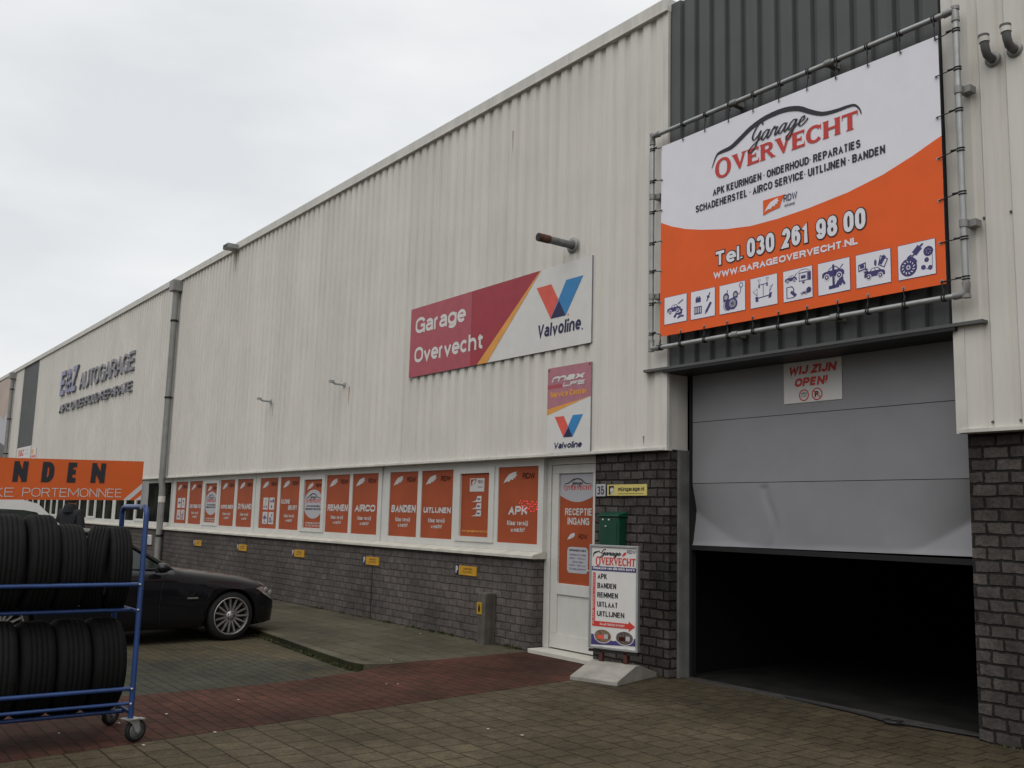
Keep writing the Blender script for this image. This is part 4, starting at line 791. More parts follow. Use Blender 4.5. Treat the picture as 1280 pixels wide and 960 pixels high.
    if i == 6:
        icon_car(p, X(.24), Z(.20), w * .60, P_PURPLE, 6, P_WHITE); Ln([(.08, .68), (.28, .72), (.28, .54), (.08, .5)], .014, True); Ln([(.12, .62), (.24, .63)], .03)
        p.poly([(X(.22), Z(.46)), (X(.38), Z(.46)), (X(.33), Z(.38)), (X(.32), Z(.28)), (X(.28), Z(.28)), (X(.28), Z(.38))], P_PURPLE, 10); Ln([(.31, .48), (.31, .54)], .02)
        p.poly([(X(.66), Z(.62)), (X(.80), Z(.86)), (X(.88), Z(.78)), (X(.74), Z(.56))], P_PURPLE, 6); Ln([(.72, .84), (.92, .70), (.82, .48), (.66, .58)], .012, True); p.disc(X(.57), Z(.66), .035 * w, P_PURPLE, 6, n=12, ry=.1 * h)
    if i == 7:
        p.arc(X(.28), Z(.32), .14 * w, .06, P_PURPLE, 6, n=26); p.disc(X(.28), Z(.32), .07 * w, P_PURPLE, 6, n=18); p.arc(X(.28), Z(.32), .045 * w, .008, P_WHITE, 7, n=14)
        for q in range(0, 360, 30): p.line([(X(.28) + .13 * w * math.cos(R(q)), Z(.32) + .13 * w * math.sin(R(q))), (X(.28) + .18 * w * math.cos(R(q + 12)), Z(.32) + .18 * w * math.sin(R(q + 12)))], .008, P_WHITE, 8)
        p.arc(X(.29), Z(.34), .2 * w, .035, P_PURPLE, 9, 20, 100, 10)
        Ln([(.44, .68), (.60, .86)], .05); Ln([(.58, .84), (.68, .93)], .016); Ln([(.28, .62), (.36, .66), (.38, .62), (.46, .68)], .014)
        p.arc(X(.82), Z(.68), .10 * w, .02, P_PURPLE, 6, n=18)
        for q in range(0, 360, 60): p.line([(X(.82), Z(.68)), (X(.82) + .1 * w * math.cos(R(q)), Z(.68) + .1 * w * math.sin(R(q)))], .012, P_PURPLE, 7)
        for u, v in ((.77, .44), (.68, .24), (.86, .2)): p.arc(X(u), Z(v), .035 * w, .018, P_PURPLE, 6, n=12)
        Ln([(.92, .66), (.92, .22)], .004); Ln([(.72, .2), (.84, .16)], .004)
eT = [(x, 5.697) for x in (-6.88, -6.567, -6.246, -5.928, -5.614, -5.29, -4.977, -4.649, -4.334, -4.016)]
eB = [(x, 3.607) for x in (-7.198, -6.903, -6.581, -6.279, -5.96, -5.654, -5.332, -5.008, -4.70, -4.368, -4.031)]
eL = [(-7.194, z) for z in (5.706, 5.334, 4.987, 4.641, 4.304, 3.957, 3.611)]
eR = [(-4.017 - .004 * i, z) for i, z in enumerate((5.68, 5.359, 5.001, 4.645, 4.286, 3.926, 3.600))]
for x, z in eT + eB + eL[1:-1] + eR[1:-1]:
    p.arc(x, z, .011, .006, M_GALV, 5, n=10); p.disc(x, z, .007, P_DARK, 5, n=8)
b.build('banner_sheet', BN)
def tie(x, z, dx, dz):
    """an elastic loop from an eyelet round the pipe"""
    q = MB(); y1 = BY - .008
    if dz: X, Zp = x + random.uniform(-.012, .012), (fz1 if dz > 0 else fz0); ax = Vector((1, 0, 0))
    else: X, Zp = (fx1 if dx > 0 else fx0), z + random.uniform(.0, .03); ax = Vector((0, 0, 1))
    s = Vector((0, 0, dz)) if dz else Vector((dx, 0, 0))
    c0 = Vector((X, fy, Zp))
    for o in (-.012, .010):
        q.tube([c0 + ax * (o + .004 * math.sin(t)) + (s * math.cos(t) + Vector((0, 1, 0)) * math.sin(t)) * .0285 for t in [2 * math.pi * k / 12 for k in range(12)]], .0055, M_BLACK, 6, closed=True)
    q.tube([(x, y1, z), (x + dx * .02, y1 - .004, z + dz * .02), c0 - s * .03 + Vector((0, -.012, 0))], .005, M_BLACK, 6)
    q.tube([c0 - s * .03 + Vector((0, -.02, 0)), c0 - s * .075 + Vector((0, -.016, 0)) + ax * .005], .009, M_BLACK, 6)
    q.build('elastic_tie', BN)
for x, z in eT: tie(x, z, 0, 1)
for x, z in eB: tie(x, z, 0, -1)
for x, z in eL: tie(x, z, -1, 0)
for x, z in eR: tie(x, z, 1, 0)

# ------------------------------------------------------------------ signs on the wall
def plate(name, label, cat, x0, x1, z0, z1, y, m, th=.012, group=None, edge=None):
    o = thing(name, label, cat, ((x0 + x1) / 2, y, z0), 0, group)
    b = MB(); b.box(x0, x1, y, y + th, z0, z1, edge or m)
    p = Print(b, lambda u, v, d: (u, y - d, v), .0012); p.rect(x0, x1, z0, z1, m, .8)
    return o, b, p
def vmark(p, x, z, h, lay=2):
    w = h * 2.05                                                  # two leaning bars that cross in a dark foot
    A = lambda q, m, l: p.poly([(x + a * w, z + c * h) for a, c in q], m, l)
    A([(0, 1), (.33, 1), (.65, 0), (.33, 0)], P_VRED, lay); A([(.65, 1), (1, 1), (.65, 0), (.33, 0)], P_VBLUE, lay + 1); A([(.505, .46), (.65, 0), (.33, 0)], P_NAVY, lay + 2)
M_EDGE = mat('plate_edge', (.22, .22, .22), .5)
o, b, p = plate('wall_sign', 'wide white and crimson sign with a coral and blue V mark on the cream cladding', 'sign', -12.64, -8.44, 3.698, 4.765, -.042, P_OFFW, .02, None, M_EDGE)
p.poly([(-12.64, 3.698), (-10.79, 3.698), (-9.43, 4.765), (-12.64, 4.765)], P_CRIM, 1.5)
p.poly([(-12.64, 3.698), (-10.98, 3.698), (-10.98, 4.765), (-12.64, 4.765)], P_CRIM2, 2.2)
p.poly([(-10.81, 3.698), (-10.57, 3.698), (-9.42, 4.765), (-9.44, 4.765)], P_AMBER, 3)
p.text('Garage', -12.49, 4.36, .245, P_OFFW, 1.37, 4, 0, .013); p.text('Overvecht', -12.49, 3.91, .235, P_OFFW, 1.83, 4, 0, .013)
vmark(p, -9.51, 4.10, .445); p.text('Valvoline', -9.47, 3.885, .165, P_NAVY, .84, 3, .08, .009); p.disc(-8.87, 4.10, .012, P_VRED, 3, n=10); p.disc(-8.60, 3.885, .012, P_NAVY, 3, n=10)
b.build('sign_panel', o)
o, b, p = plate('wall_sign', 'small upright mauve and white service sign with a V mark, above the reception door', 'sign', -9.24, -8.43, 2.408, 3.468, -.042, P_OFFW, .02, None, M_EDGE)
p.poly([(-9.24, 2.952), (-8.43, 3.055), (-8.43, 3.468), (-9.24, 3.468)], P_MAUVE, 1.5); p.poly([(-9.24, 2.88), (-9.24, 2.955), (-8.43, 3.058), (-8.62, 3.02)], P_AMBER, 2)
p.rect(-9.24, -8.96, 3.205, 3.255, P_CRIM2, 2); p.text('max', -9.16, 3.285, .085, P_OFFW, .60, 4, .55, .016); p.text('LIFE', -8.94, 3.215, .05, P_OFFW, .40, 4, .4, .006)
p.text('Service Center', -9.185, 3.095, .075, P_AMBER, .69, 3, 0, .006)
vmark(p, -9.09, 2.595, .258); p.text('Valvoline', -9.10, 2.462, .075, P_NAVY, .52, 3, .2, .007)
for x, z in ((-9.215, 3.44), (-8.455, 3.44)): p.disc(x, z, .012, P_DARK, 4, n=10)
b.build('sign_panel', o)
o, b, p = plate('notice', 'white notice with red WIJ ZIJN OPEN! lettering on the grey garage door', 'notice', -5.97, -5.31, 2.797, 3.20, .338, P_OFFW, .005)
p.text('WIJ ZIJN', -5.915, 3.075, .085, P_RED, .54, 2, .2, .013); p.text('OPEN!', -5.845, 2.955, .085, P_RED, .37, 2, .2, .013)
p.arc(-5.735, 2.868, .052, .012, P_RED, 2, n=24); p.arc(-5.585, 2.868, .055, .012, P_RED, 2, n=24)
p.text('OPEN', -5.735, 2.872, .022, P_DARK, .066, 2, align='C'); p.text('CLOSED', -5.735, 2.852, .012, P_DARK, .066, 2, align='C')
p.text('P', -5.612, 2.838, .058, P_DARK, .045, 2, 0, .006); p.line([(-5.625, 2.905), (-5.545, 2.83)], .010, P_RED, 4)
b.build('notice_panel', o)
o, b, p = plate('number_plate', 'small white house number plate reading 35 beside the reception door', 'house number', -8.392, -8.236, 1.888, 2.026, .030, P_GREY, .008)
p.text('35', -8.375, 1.905, .10, P_DARK, .12, 2, 0, .003); b.build('plate_panel', o)
o, b, p = plate('web_sign', 'pale yellow web address plate on the brick pier above the mailbox', 'sign', -8.2, -7.566, 1.893, 2.018, .028, P_PALEY, .010)
p.rect(-8.175, -8.09, 1.905, 2.005, P_DARK, 2); p.disc(-8.12, 1.955, .03, P_FWHITE, 3, n=14); p.rect(-8.14, -8.085, 1.905, 1.935, P_FWHITE, 3)
p.text('mijngarage.nl', -8.02, 1.945, .046, P_DARK, .415, 2, 0, .003); p.rect(-8.02, -7.61, 1.912, 1.917, P_DARK, 2); b.build('plate_panel', o)
o = thing('mailbox', 'dark green metal mailbox on the brick pier behind the pavement sign', 'mailbox', (-8.05, -.02, 1.26)); M_GREEN = mat('mailbox_green', (.006, .055, .032), .35, var=.2, scale=6)
b = MB(); b.box(-8.22, -7.887, -.085, .043, 1.26, 1.655, M_GREEN); b.build('box_body', o, bevel=.02, segs=3)
b = MB(); b.prism([(-.105, 1.655), (-.105, 1.672), (.043, 1.715), (.043, 1.655)], lambda a, c, d: (d, a, c), -8.235, -7.873, M_GREEN); b.build('lid', o, bevel=.005)
b = MB(); b.box(-8.19, -7.915, -.090, -.085, 1.30, 1.60, M_GREEN); b.lathe([(.012, 0), (.012, .008), (0, .008)], (-8.09, -.09, 1.545), (0, -1, 0), M_GALV, 12); b.build('door_flap', o)
b = MB()
for x in (-8.14, -8.04): b.box(x - .012, x + .012, -.092, -.0855, 1.615, 1.63, P_OFFW)
b.build('name_label', o)
# parking plates on the brick base
PK = ('nearest the reception door', 'beside the dark vertical joint', 'below the gap between the KLEINE BEURT and REMMEN films', 'under the DYNAMO film', 'closest to the grey downpipe')
for i, x in enumerate((-11.226, -13.884, -16.60, -19.30, -21.94)):
    o = thing('parking_sign', 'yellow and blue parking plate ' + PK[i], 'parking sign', (x + .25, -.01, .82), 0, 'parking plates along the brick base')
    z = -.002 * i
    b = MB(); b.box(x, x + .095, -.016, -.003, .835 + z, .965 + z, P_BLUE); q = Print(b, lambda u, v, d: (u, -.016 - d, v), .0015); q.text('P', x + .022, .852 + z, .095, P_FWHITE, .055, 1, 0, .008); b.build('blue_panel', o)
    b = MB(); b.box(x + .10, x + .52, -.018, -.003, .83 + z, .955 + z, P_YEL); q = Print(b, lambda u, v, d: (u, -.018 - d, v), .0015); q.text('ALLEEN VOOR', x + .31, .905 + z, .022, P_FDARK, .2, 1, align='C'); q.text('KLANTEN', x + .31, .865 + z, .022, P_FDARK, .22, 1, align='C'); b.build('yellow_panel', o)
o = thing('meter_cabinet', 'small white meter cabinet on the far brick base left of the downpipe', 'cabinet', (-25.3, -.03, .71)); b = MB(); b.box(-25.57, -25.05, -.05, -.003, .715, .96, P_OFFW); b.build('cabinet_box', o, bevel=.01); b = MB(); b.box(-25.54, -25.08, -.055, -.0505, .735, .94, P_GREY); b.build('cabinet_door', o)

# raised letters of the far workshop
M_LET = mat('letter_grey', (.24, .235, .265), .45); M_LET2 = mat('letter_violet', (.24, .235, .40), .4); M_LETS = mat('letter_side', (.24, .24, .26), .5)
def raised(root, s, x, z, h, w, m, t, shear=0, y=-.055, th=.05):
    by = {}
    for q in strokes(s, x, z, h, w, t, shear): by.setdefault(q[0], []).append(q)
    for ci in sorted(by):
        b = MB()
        for n, (_, A, B, closed) in enumerate(by[ci]):
            k = len(A); f = y - th - .0012 * n; vs = []
            for i in range(k): vs += [(A[i][0], f, A[i][1]), (B[i][0], f, B[i][1]), (A[i][0], y + .035, A[i][1]), (B[i][0], y + .035, B[i][1])]
            rng = range(k if closed else k - 1); nx = lambda i: 4 * ((i + 1) % k)
            b.add(vs, [(4 * i, 4 * i + 1, nx(i) + 1, nx(i)) for i in rng], m)
            fs = [(4 * i, nx(i), nx(i) + 2, 4 * i + 2) for i in rng] + [(4 * i + 1, 4 * i + 3, nx(i) + 3, nx(i) + 1) for i in rng]
            if not closed: fs += [(0, 2, 3, 1), (4 * k - 4, 4 * k - 3, 4 * k - 1, 4 * k - 2)]
            b.add(vs, fs, M_LETS)
        b.build('letter', root)
LT = thing('raised_lettering', 'raised grey letters of the far auto garage, upper row with a bold violet start', 'lettering', (-32, -.05, 5.48))
raised(LT, 'E&Z', -37.0, 5.52, .86, 2.35, M_LET2, .19, .12, th=.03); raised(LT, 'AUTOGARAGE', -34.15, 5.49, .55, 6.35, M_LET, .15, th=.02)
LT2 = thing('raised_lettering', 'lower row of small grey raised letters on the far cladding', 'lettering', (-32, -.05, 4.88))
raised(LT2, 'A.P.K.-ONDERHOUD-REPARATIE', -36.85, 4.885, .29, 8.98, M_LET, .14, th=.025)
o, b, p = plate('wall_sign', 'white sign with red letters under the far dark cladding strip', 'sign', -44.2, -41.45, 3.45, 3.955, -.04, P_OFFW)
p.text('E&Z', -43.9, 3.60, .26, P_RED, 1.1, 2, 0, .03); p.rect(-42.5, -41.9, 3.8, 3.84, P_GREY, 2); p.rect(-42.5, -41.9, 3.65, 3.69, P_GREY, 2); b.build('sign_panel', o)
o, b, p = plate('wall_sign', 'little orange plate right of the far white sign', 'sign', -41.25, -40.4, 3.42, 3.85, -.04, P_OFFW); p.rect(-41.2, -40.45, 3.47, 3.55, P_VRED, 2); p.rect(-41.2, -40.9, 3.6, 3.8, P_AMBER, 2); b.build('sign_panel', o)
o, b, p = plate('billboard', 'tall beige and grey billboard beyond the farthest downpipe', 'billboard', -52, -46.75, 3.3, 7.25, -.06, mat('print_beige', (.46, .36, .30), .5, var=.2, scale=.8))
p.poly([(-52, 3.3), (-46.75, 3.3), (-46.75, 5.2), (-47.3, 5.8), (-48.2, 5.4), (-50, 5.9), (-52, 5.1)], P_GREY, 1); p.poly([(-52, 3.3), (-46.75, 3.3), (-46.75, 4.1), (-49, 4.5), (-52, 3.9)], mat('print_grey', (.09, .09, .09), .5), 2); p.poly([(-47.4, 5.6), (-46.8, 5.6), (-46.8, 6.2), (-47.1, 6.3)], mat('print_taupe', (.2, .15, .13), .5), 2)
b.build('poster_panel', o)

# ------------------------------------------------------------------ pavement sign on its concrete foot
ang = R(17.5)
PS = thing('pavement_sign', 'white swing sign listing APK, BANDEN and REMMEN on a heavy grey foot', 'pavement sign', (-7.535, -.455, 0), ang, None, True)
b = MB(); hw = .275; hd = .42
prof = [(-hd, .0), (-hd, .045), (-.035, .158), (.035, .158), (hd, .045), (hd, 0)]
n = len(prof); vs = [(-hw, a, c) for a, c in prof] + [(hw, a, c) for a, c in prof]
b.add(vs, [list(range(n))[::-1], list(range(n, 2 * n))] + [(i, (i + 1) % n, n + (i + 1) % n, n + i) for i in range(n)], mat('foot_concrete', (.29, .275, .245), .8, var=.25, scale=6, bump=.25)); b.build('foot', PS, bevel=.008)
for s in (-.15, .14):
    b = MB(); b.box(s - .02, s + .02, -.02, .02, .10, .31, mat('spring_red', (.07, .02, .015), .6)); b.build('spring', PS)
b = MB(); b.box(-.30, .28, -.02, .02, .25, .275, M_BLACK); b.build('cross_bar', PS)
b = MB(); x0, x1, z0, z1 = -.303, .283, .285, 1.355
b.box(x0, x0 + .024, -.025, .025, z0, z1, M_GALV); b.box(x1 - .024, x1, -.025, .025, z0, z1, M_GALV); b.box(x0 + .024, x1 - .024, -.025, .025, z0, z0 + .024, M_GALV); b.box(x0 + .024, x1 - .024, -.025, .025, z1 - .024, z1, M_GALV); b.build('frame', PS, bevel=.004)
b = MB(); b.box(x0 + .024, x1 - .024, -.012, .012, z0 + .024, z1 - .024, P_OFFW); p = Print(b, lambda u, v, d: (u, -.012 - d, v), .0012)
x0 += .03; x1 -= .03; z0 += .03; z1 -= .03; w = x1 - x0; h = z1 - z0; X = lambda t: x0 + t * w; Z = lambda t: z0 + t * h
p.script(X(.20), Z(.925), .030, .24, P_DARK, 2, pen=.28); p.swoosh([(X(.02), Z(.90)), (X(.05), Z(.945)), (X(.14), Z(.958)), (X(.22), Z(.945))], .014, P_DARK, 2); p.line([(X(.02), Z(.93)), (X(.17), Z(.968))], .008, P_DARK, 2)
p.feather(X(.68), Z(.915), X(.78), Z(.965), P_RED, 2); p.text('RDW', X(.80), Z(.95), .038, P_NAVY, .10, 2)
p.overvecht(X(.08), Z(.825), .078, w * .91, P_RED, 2)
p.rect(X(0), X(1), Z(.762), Z(.808), P_PURPLE, 2); p.text('Reparatie van alle merk auto\'s', X(.03), Z(.777), .028, P_OFFW, w * .94, 3, 0, .002)
for i, s in enumerate(('APK', 'BANDEN', 'REMMEN', 'UITLAAT', 'UITLIJNEN')): p.text(s, X(.13), Z(.680 - .0955 * i), .054, P_DARK, w * (.22, .43, .47, .47, .62)[i], 2, 0, .0030)
p.rect(X(.02), X(.085), Z(.20), Z(.742), P_RED, 2); p.rect(X(.02), X(.86), Z(.195), Z(.247), P_RED, 2.6); p.poly([(X(.85), Z(.17)), (X(.99), Z(.222)), (X(.85), Z(.272))], P_RED, 3)
p.text('KLAAR TERWIJL U WACHT', X(.2), Z(.21), .022, P_OFFW, w * .56, 4, .15, .001)
pv = Print(b, lambda u, v, d: (X(.07) - v, -.012 - d, Z(.22) + u), .0012); pv.text('KLAAR TERWIJL U WACHT', 0, 0, .022, P_OFFW, .52, 4)
p.poly([(X(0), Z(.005)), (X(1), Z(.03)), (X(1), Z(.105)), (X(.5), Z(.06)), (X(0), Z(.115))], P_PURPLE, 2)
mA = mat('photo_brown', (.22, .15, .10), .4, var=.6, scale=40); mB = mat('photo_grey', (.12, .10, .09), .4, var=.6, scale=50)
for t, m in ((.27, mA), (.76, mB)):
    p.disc(X(t), Z(.10), .205 * w, P_OFFW, 3, .072 * h); p.disc(X(t), Z(.10), .19 * w, m, 4, .065 * h)
    p.rect(X(t - .12), X(t + .02), Z(.07), Z(.11), P_VRED if t < .5 else P_FDARK, 5); p.rect(X(t + .03), X(t + .12), Z(.075), Z(.12), P_GREY, 5)
b.build('sign_panel', PS)

# ------------------------------------------------------------------ bollard, cable
o = thing('bollard', 'short weathered grey post with yellow tag in front of the brick base', 'bollard', (-10.33, -.10, 0)); M_POST = mat('post_wood', (.11, .10, .085), .85, var=.35, scale=9, bump=.4, streak=.4)
b = MB(); b.box(-10.435, -10.26, -.175, -.005, -.02, .645, M_POST); b.build('post', o, bevel=.008)
b = MB(); b.box(-10.43, -10.325, -.185, -.176, .375, .525, mat('tag_yellow', (.42, .27, .015), .5)); q = Print(b, lambda u, v, d: (u, -.185 - d, v), .0012); q.rect(-10.40, -10.355, .42, .47, P_FDARK, 1); q.rect(-10.39, -10.365, .40, .50, P_FDARK, 2); b.build('tag', o)
b = MB(); pts = [(-5.9, .215), (-5.5, .19), (-5.15, .16), (-4.9, .10), (-4.75, .05)]
b.tube([(x, y, .014) for x, y in pts] + [(-4.70 + .07 * math.cos(t), .06 + .07 * math.sin(t), .016 + .006 * t / 6) for t in [math.pi + k * .55 for k in range(14)]] + [(-4.5, .11, .014), (-4.2, .16, .014), (-3.99, .19, .014)], .011, M_BLACK, 8)
tag(b.build('cable', None), 'black cable with a small loop lying along the garage threshold', 'cable')

# ------------------------------------------------------------------ tyre trolley
M_TBLUE = mat('trolley_blue', (.016, .050, .175), .4, var=.25, scale=7, spec=.5); TX0, TX1, TY1, TY0 = -7.71, -7.09, 2.06 + YC, -.05 + YC
TR = thing('tyre_trolley', 'blue tubular trolley rack on castors loaded with two rows of tyres', 'trolley', (-7.4, (TY0 + TY1) / 2, 0))
def post(y):
    b = MB(); r = .06; z1 = 1.615
    pts = [(TX1, y, .17), (TX1, y, z1 - r)] + [(TX1 - r + r * math.cos(t), y, z1 - r + r * math.sin(t)) for t in (R(30), R(60), R(90))] + [(TX0 + r + r * math.cos(t), y, z1 - r + r * math.sin(t)) for t in (R(90), R(120), R(150))] + [(TX0, y, z1 - r), (TX0, y, .17)]
    b.tube(pts, .019, M_TBLUE, 12); return b.build('end_hoop', TR)
post(TY1); post(TY0)
for x, z, r in ((TX1, 1.075, .015), (TX1, .365, .015), (TX0, 1.075, .013), (TX0, .365, .013), (-7.27, .885, .015), (-7.53, .885, .015), (-7.27, .185, .015), (-7.53, .185, .015), (TX1 - .01, .265, .012), (TX0 + .01, .265, .012)):
    b = MB(); b.tube([(x, TY0, z), (x, TY1, z)], r, M_TBLUE, 10); b.build('rail', TR)
for y in (TY0, TY1):
    for z in (.885, .20):
        b = MB(); b.tube([(TX0, y, z), (TX1, y, z)], .013, M_TBLUE, 10); b.build('cross_tube', TR)
def bolts():
    b = MB()
    for z in (1.075, .365, .265, .90): b.lathe([(.009, 0), (.009, .008), (0, .010)], (TX1 + .016, TY1 - .012, z), (1, 0, 0), M_GALV, 8)
    b.build('bolt_heads', TR)
bolts()
def castor(x, y, a):
    M = Matrix.Translation((x, y, 0)) @ Matrix.Rotation(a, 4, 'Z'); f = lambda v: M @ Vector(v)
    b = MB(); b.box(-.05, .05, -.05, .05, .160, .167, M_GALV)
    for s in (-1, 1):
        pr = [(-.045, .158), (.05, .158), (.062, .075), (.045, .058), (.028, .075), (.0, .13)]
        b.prism(pr, lambda a_, c_, d: (d, a_, c_), s * .026, s * .030, M_GALV)
    b.tube([(-.036, .045, .078), (.036, .045, .078)], .010, M_GALV, 10); b.box(-.03, .03, .05, .10, .150, .156, M_GALV)
    b.v = [f(v) for v in b.v]; o = b.build('castor', TR)
    w = MB(); w.lathe([(.05, -.019), (.068, -.019), (.076, -.012), (.078, 0), (.076, .012), (.068, .019), (.05, .019)], (0, .045, .078), (1, 0, 0), M_RUBBER, 30); w.lathe([(.012, -.017), (.052, -.012), (.052, .012), (.012, .017)], (0, .045, .078), (1, 0, 0), mat('castor_grey', (.16, .16, .16), .5), 26)
    w.lathe([(.052, -.021), (.054, -.021), (.054, .021), (.052, .021)], (0, .045, .078), (1, 0, 0), M_GALV, 26)
    w.v = [f(v) for v in w.v]; w.build('castor_wheel', o)
castor(TX1, TY1, R(18)); castor(TX0, TY1, R(30)); castor(TX1, TY0, R(10)); castor(TX0, TY0, R(-15))
# tyres, one built and copied
def make_tyre():
    prof = [(.205, -.085), (.215, -.095), (.25, -.106), (.29, -.105), (.318, -.092), (.328, -.080), (.333, -.065)]
    def groove(h): return [(.3345, h - .0036), (.3285, h - .0030), (.3285, h + .0030), (.3345, h + .0036)]
    prof += groove(-.047) + [(.3355, -.03)] + groove(-.016) + [(.336, 0)] + groove(.016) + [(.3355, .03)] + groove(.047)
    prof += [(.333, .065), (.328, .080), (.318, .092), (.29, .105), (.25, .106), (.215, .095), (.205, .085)]
    m = bpy.data.materials.new('tyre_tread'); m.use_nodes = True; t = m.node_tree; n = t.nodes; l = t.links; bs = n['Principled BSDF']
    bs.inputs['Roughness'].default_value = .8; bs.inputs['Specular IOR Level'].default_value = .14
    tc = n.new('ShaderNodeTexCoord'); sp = n.new('ShaderNodeSeparateXYZ'); l.new(tc.outputs['Object'], sp.inputs[0])
    at = n.new('ShaderNodeMath'); at.operation = 'ARCTAN2'; l.new(sp.outputs[2], at.inputs[0]); l.new(sp.outputs[0], at.inputs[1])
    def mth(op, a, c, k=None):
        q = n.new('ShaderNodeMath'); q.operation = op
        l.new(a, q.inputs[0])
        if k is None: l.new(c, q.inputs[1])
        else: q.inputs[1].default_value = k
        return q.outputs[0]
    a1 = mth('MULTIPLY', at.outputs[0], None, 82); ab = mth('ABSOLUTE', sp.outputs[1], None, 0); a2 = mth('MULTIPLY', ab, None, 150)
    sm = mth('ADD', a1, a2); sn = mth('SINE', sm, None, 0); gt = mth('GREATER_THAN', sn, None, .72)
    inner = mth('LESS_THAN', ab, None, .092); cut = mth('MULTIPLY', gt, inner); hg = mth('SUBTRACT', cut, None, 1); hg = mth('MULTIPLY', hg, None, -1)
    bp = n.new('ShaderNodeBump'); bp.inputs['Strength'].default_value = .9; bp.inputs['Distance'].default_value = .006; l.new(hg, bp.inputs['Height']); l.new(bp.outputs[0], bs.inputs['Normal'])
    oi = n.new('ShaderNodeObjectInfo'); mr = n.new('ShaderNodeMapRange'); l.new(oi.outputs['Random'], mr.inputs[0]); mr.inputs[3].default_value = .006; mr.inputs[4].default_value = .012
    nz = n.new('ShaderNodeTexNoise'); nz.inputs['Scale'].default_value = 14; nz.inputs['Detail'].default_value = 6; l.new(tc.outputs['Object'], nz.inputs[0])
    m2 = n.new('ShaderNodeMapRange'); l.new(nz.outputs[0], m2.inputs[0]); m2.inputs[3].default_value = .6; m2.inputs[4].default_value = 1.4
    mm = mth('MULTIPLY', mr.outputs[0], m2.outputs[0]); cc = n.new('ShaderNodeCombineXYZ')
    for i in range(3): l.new(mm, cc.inputs[i])
    l.new(cc.outputs[0], bs.inputs['Base Color'])
    b = MB(); b.lathe(prof, (0, 0, 0), (0, 1, 0), m, 72); b.lathe([(.205, .085), (.2, .07), (.2, -.07), (.205, -.085)], (0, 0, 0), (0, 1, 0), M_RUBBER, 48)
    return b.build('tyre', None, recenter=False)
TY = make_tyre(); first = True
TL = {0: ['in the upper row, pressed against the blue hoop', 'in the upper row, slightly turned, second from the blue hoop', 'in the upper row, third from the blue hoop, lower than its left neighbour', 'tall and wide in the upper row, fourth from the hoop', 'cut by the photo edge in the upper row under the orange board'],
      1: ['in the lower row nearest to the castor wheels', 'in the lower row, second from the castor wheels', 'in the lower row, third from the castor wheels', 'in the lower row, cut by the photo edge']}
def put(x, y, z, s, rz, label, rx=0):
    global first
    o = TY if first else TY.copy()
    if not first: COL.objects.link(o)
    first = False
    o.location = (x, y, z); o.scale = s; o.rotation_euler = (rx, 0 if rx else random.uniform(0, 6), rz)
    tag(o, label, 'tyre', 'tyres on the blue trolley')
up = [(1.955, .300, .155, 0.10, 1.015), (1.825, .300, .150, .30, 1.0), (1.62, .305, .185, 0.02, 1.015), (1.425, .335, .20, 0.0, 1.0), (1.215, .335, .205, 0.02, 1.0)]
for i, (Y, r, w, rz, k) in enumerate(up):
    s = r / .336; zc = .885 + math.sqrt((r + .015) ** 2 - .13 ** 2)
    put(-7.40, Y + YC, zc, (s, w / .212, s), -rz, 'black tyre ' + TL[0][i], -.04 if i == 1 else 0)
for i, (Y, r, w) in enumerate(((1.90, .325, .225), (1.675, .325, .22), (1.452, .322, .22), (1.225, .325, .22))):
    s = r / .336; zc = .185 + math.sqrt((r + .015) ** 2 - .13 ** 2)
    put(-7.40, Y + YC, zc, (s, w / .212, s), random.uniform(-.03, .03), 'black tyre ' + TL[1][i])
# the board on the trolley
SB = thing('sign_board', 'long orange board on top of the tyre trolley with black BANDEN lettering', 'sign board', (-7.15, 1.0 + YC, 1.65)); b = MB(); SX = -7.15; ylo, yhi = -.10, 2.03
tilt = lambda u: .028 * (u - 2.03)
fb = lambda u, v, d: (SX + d, u + YC, v + tilt(u))
P_SORANGE = mat('board_orange', (.62, .105, .012), .45, var=.06, scale=4)
b.prism([(ylo, 1.663), (yhi, 1.663), (yhi, 1.941), (ylo, 1.941)], fb, -.012, 0, P_SORANGE); p = Print(b, fb, .0012)
for s, u, w in (('B', .86, .08), ('A', 1.02, .09)): p.text(s, u, 1.782, .138, P_DARK, w, 2, .03, .0125)
for s, u, w in (('N', 1.187, .087), ('D', 1.362, .077), ('E', 1.524, .072), ('N', 1.678, .092)): p.text(s, u, 1.782, .138, P_DARK, w, 2, .03, .0125)
p.text('VOOR ELKE', .62, 1.682, .060, P_FWHITE, .585, 2, 0, -.0022, 1.6); p.text('PORTEMONNEE', 1.255, 1.683, .060, P_FWHITE, .64, 2, 0, -.0022, 1.6)
p.poly([(1.905, 1.6635), (1.95, 1.6635), (2.0295, 1.740), (2.0295, 1.783)], P_FWHITE, 2); p.poly([(1.985, 1.6635), (2.0295, 1.6635), (2.0295, 1.70)], P_FWHITE, 2)
b.build('board_panel', SB)
for y in (TY1, TY0 + .05):
    c = MB(); c.box(-7.19, -7.162, y - .02, y + .02, 1.60, 1.80, M_GALV); c.build('board_bracket', SB)

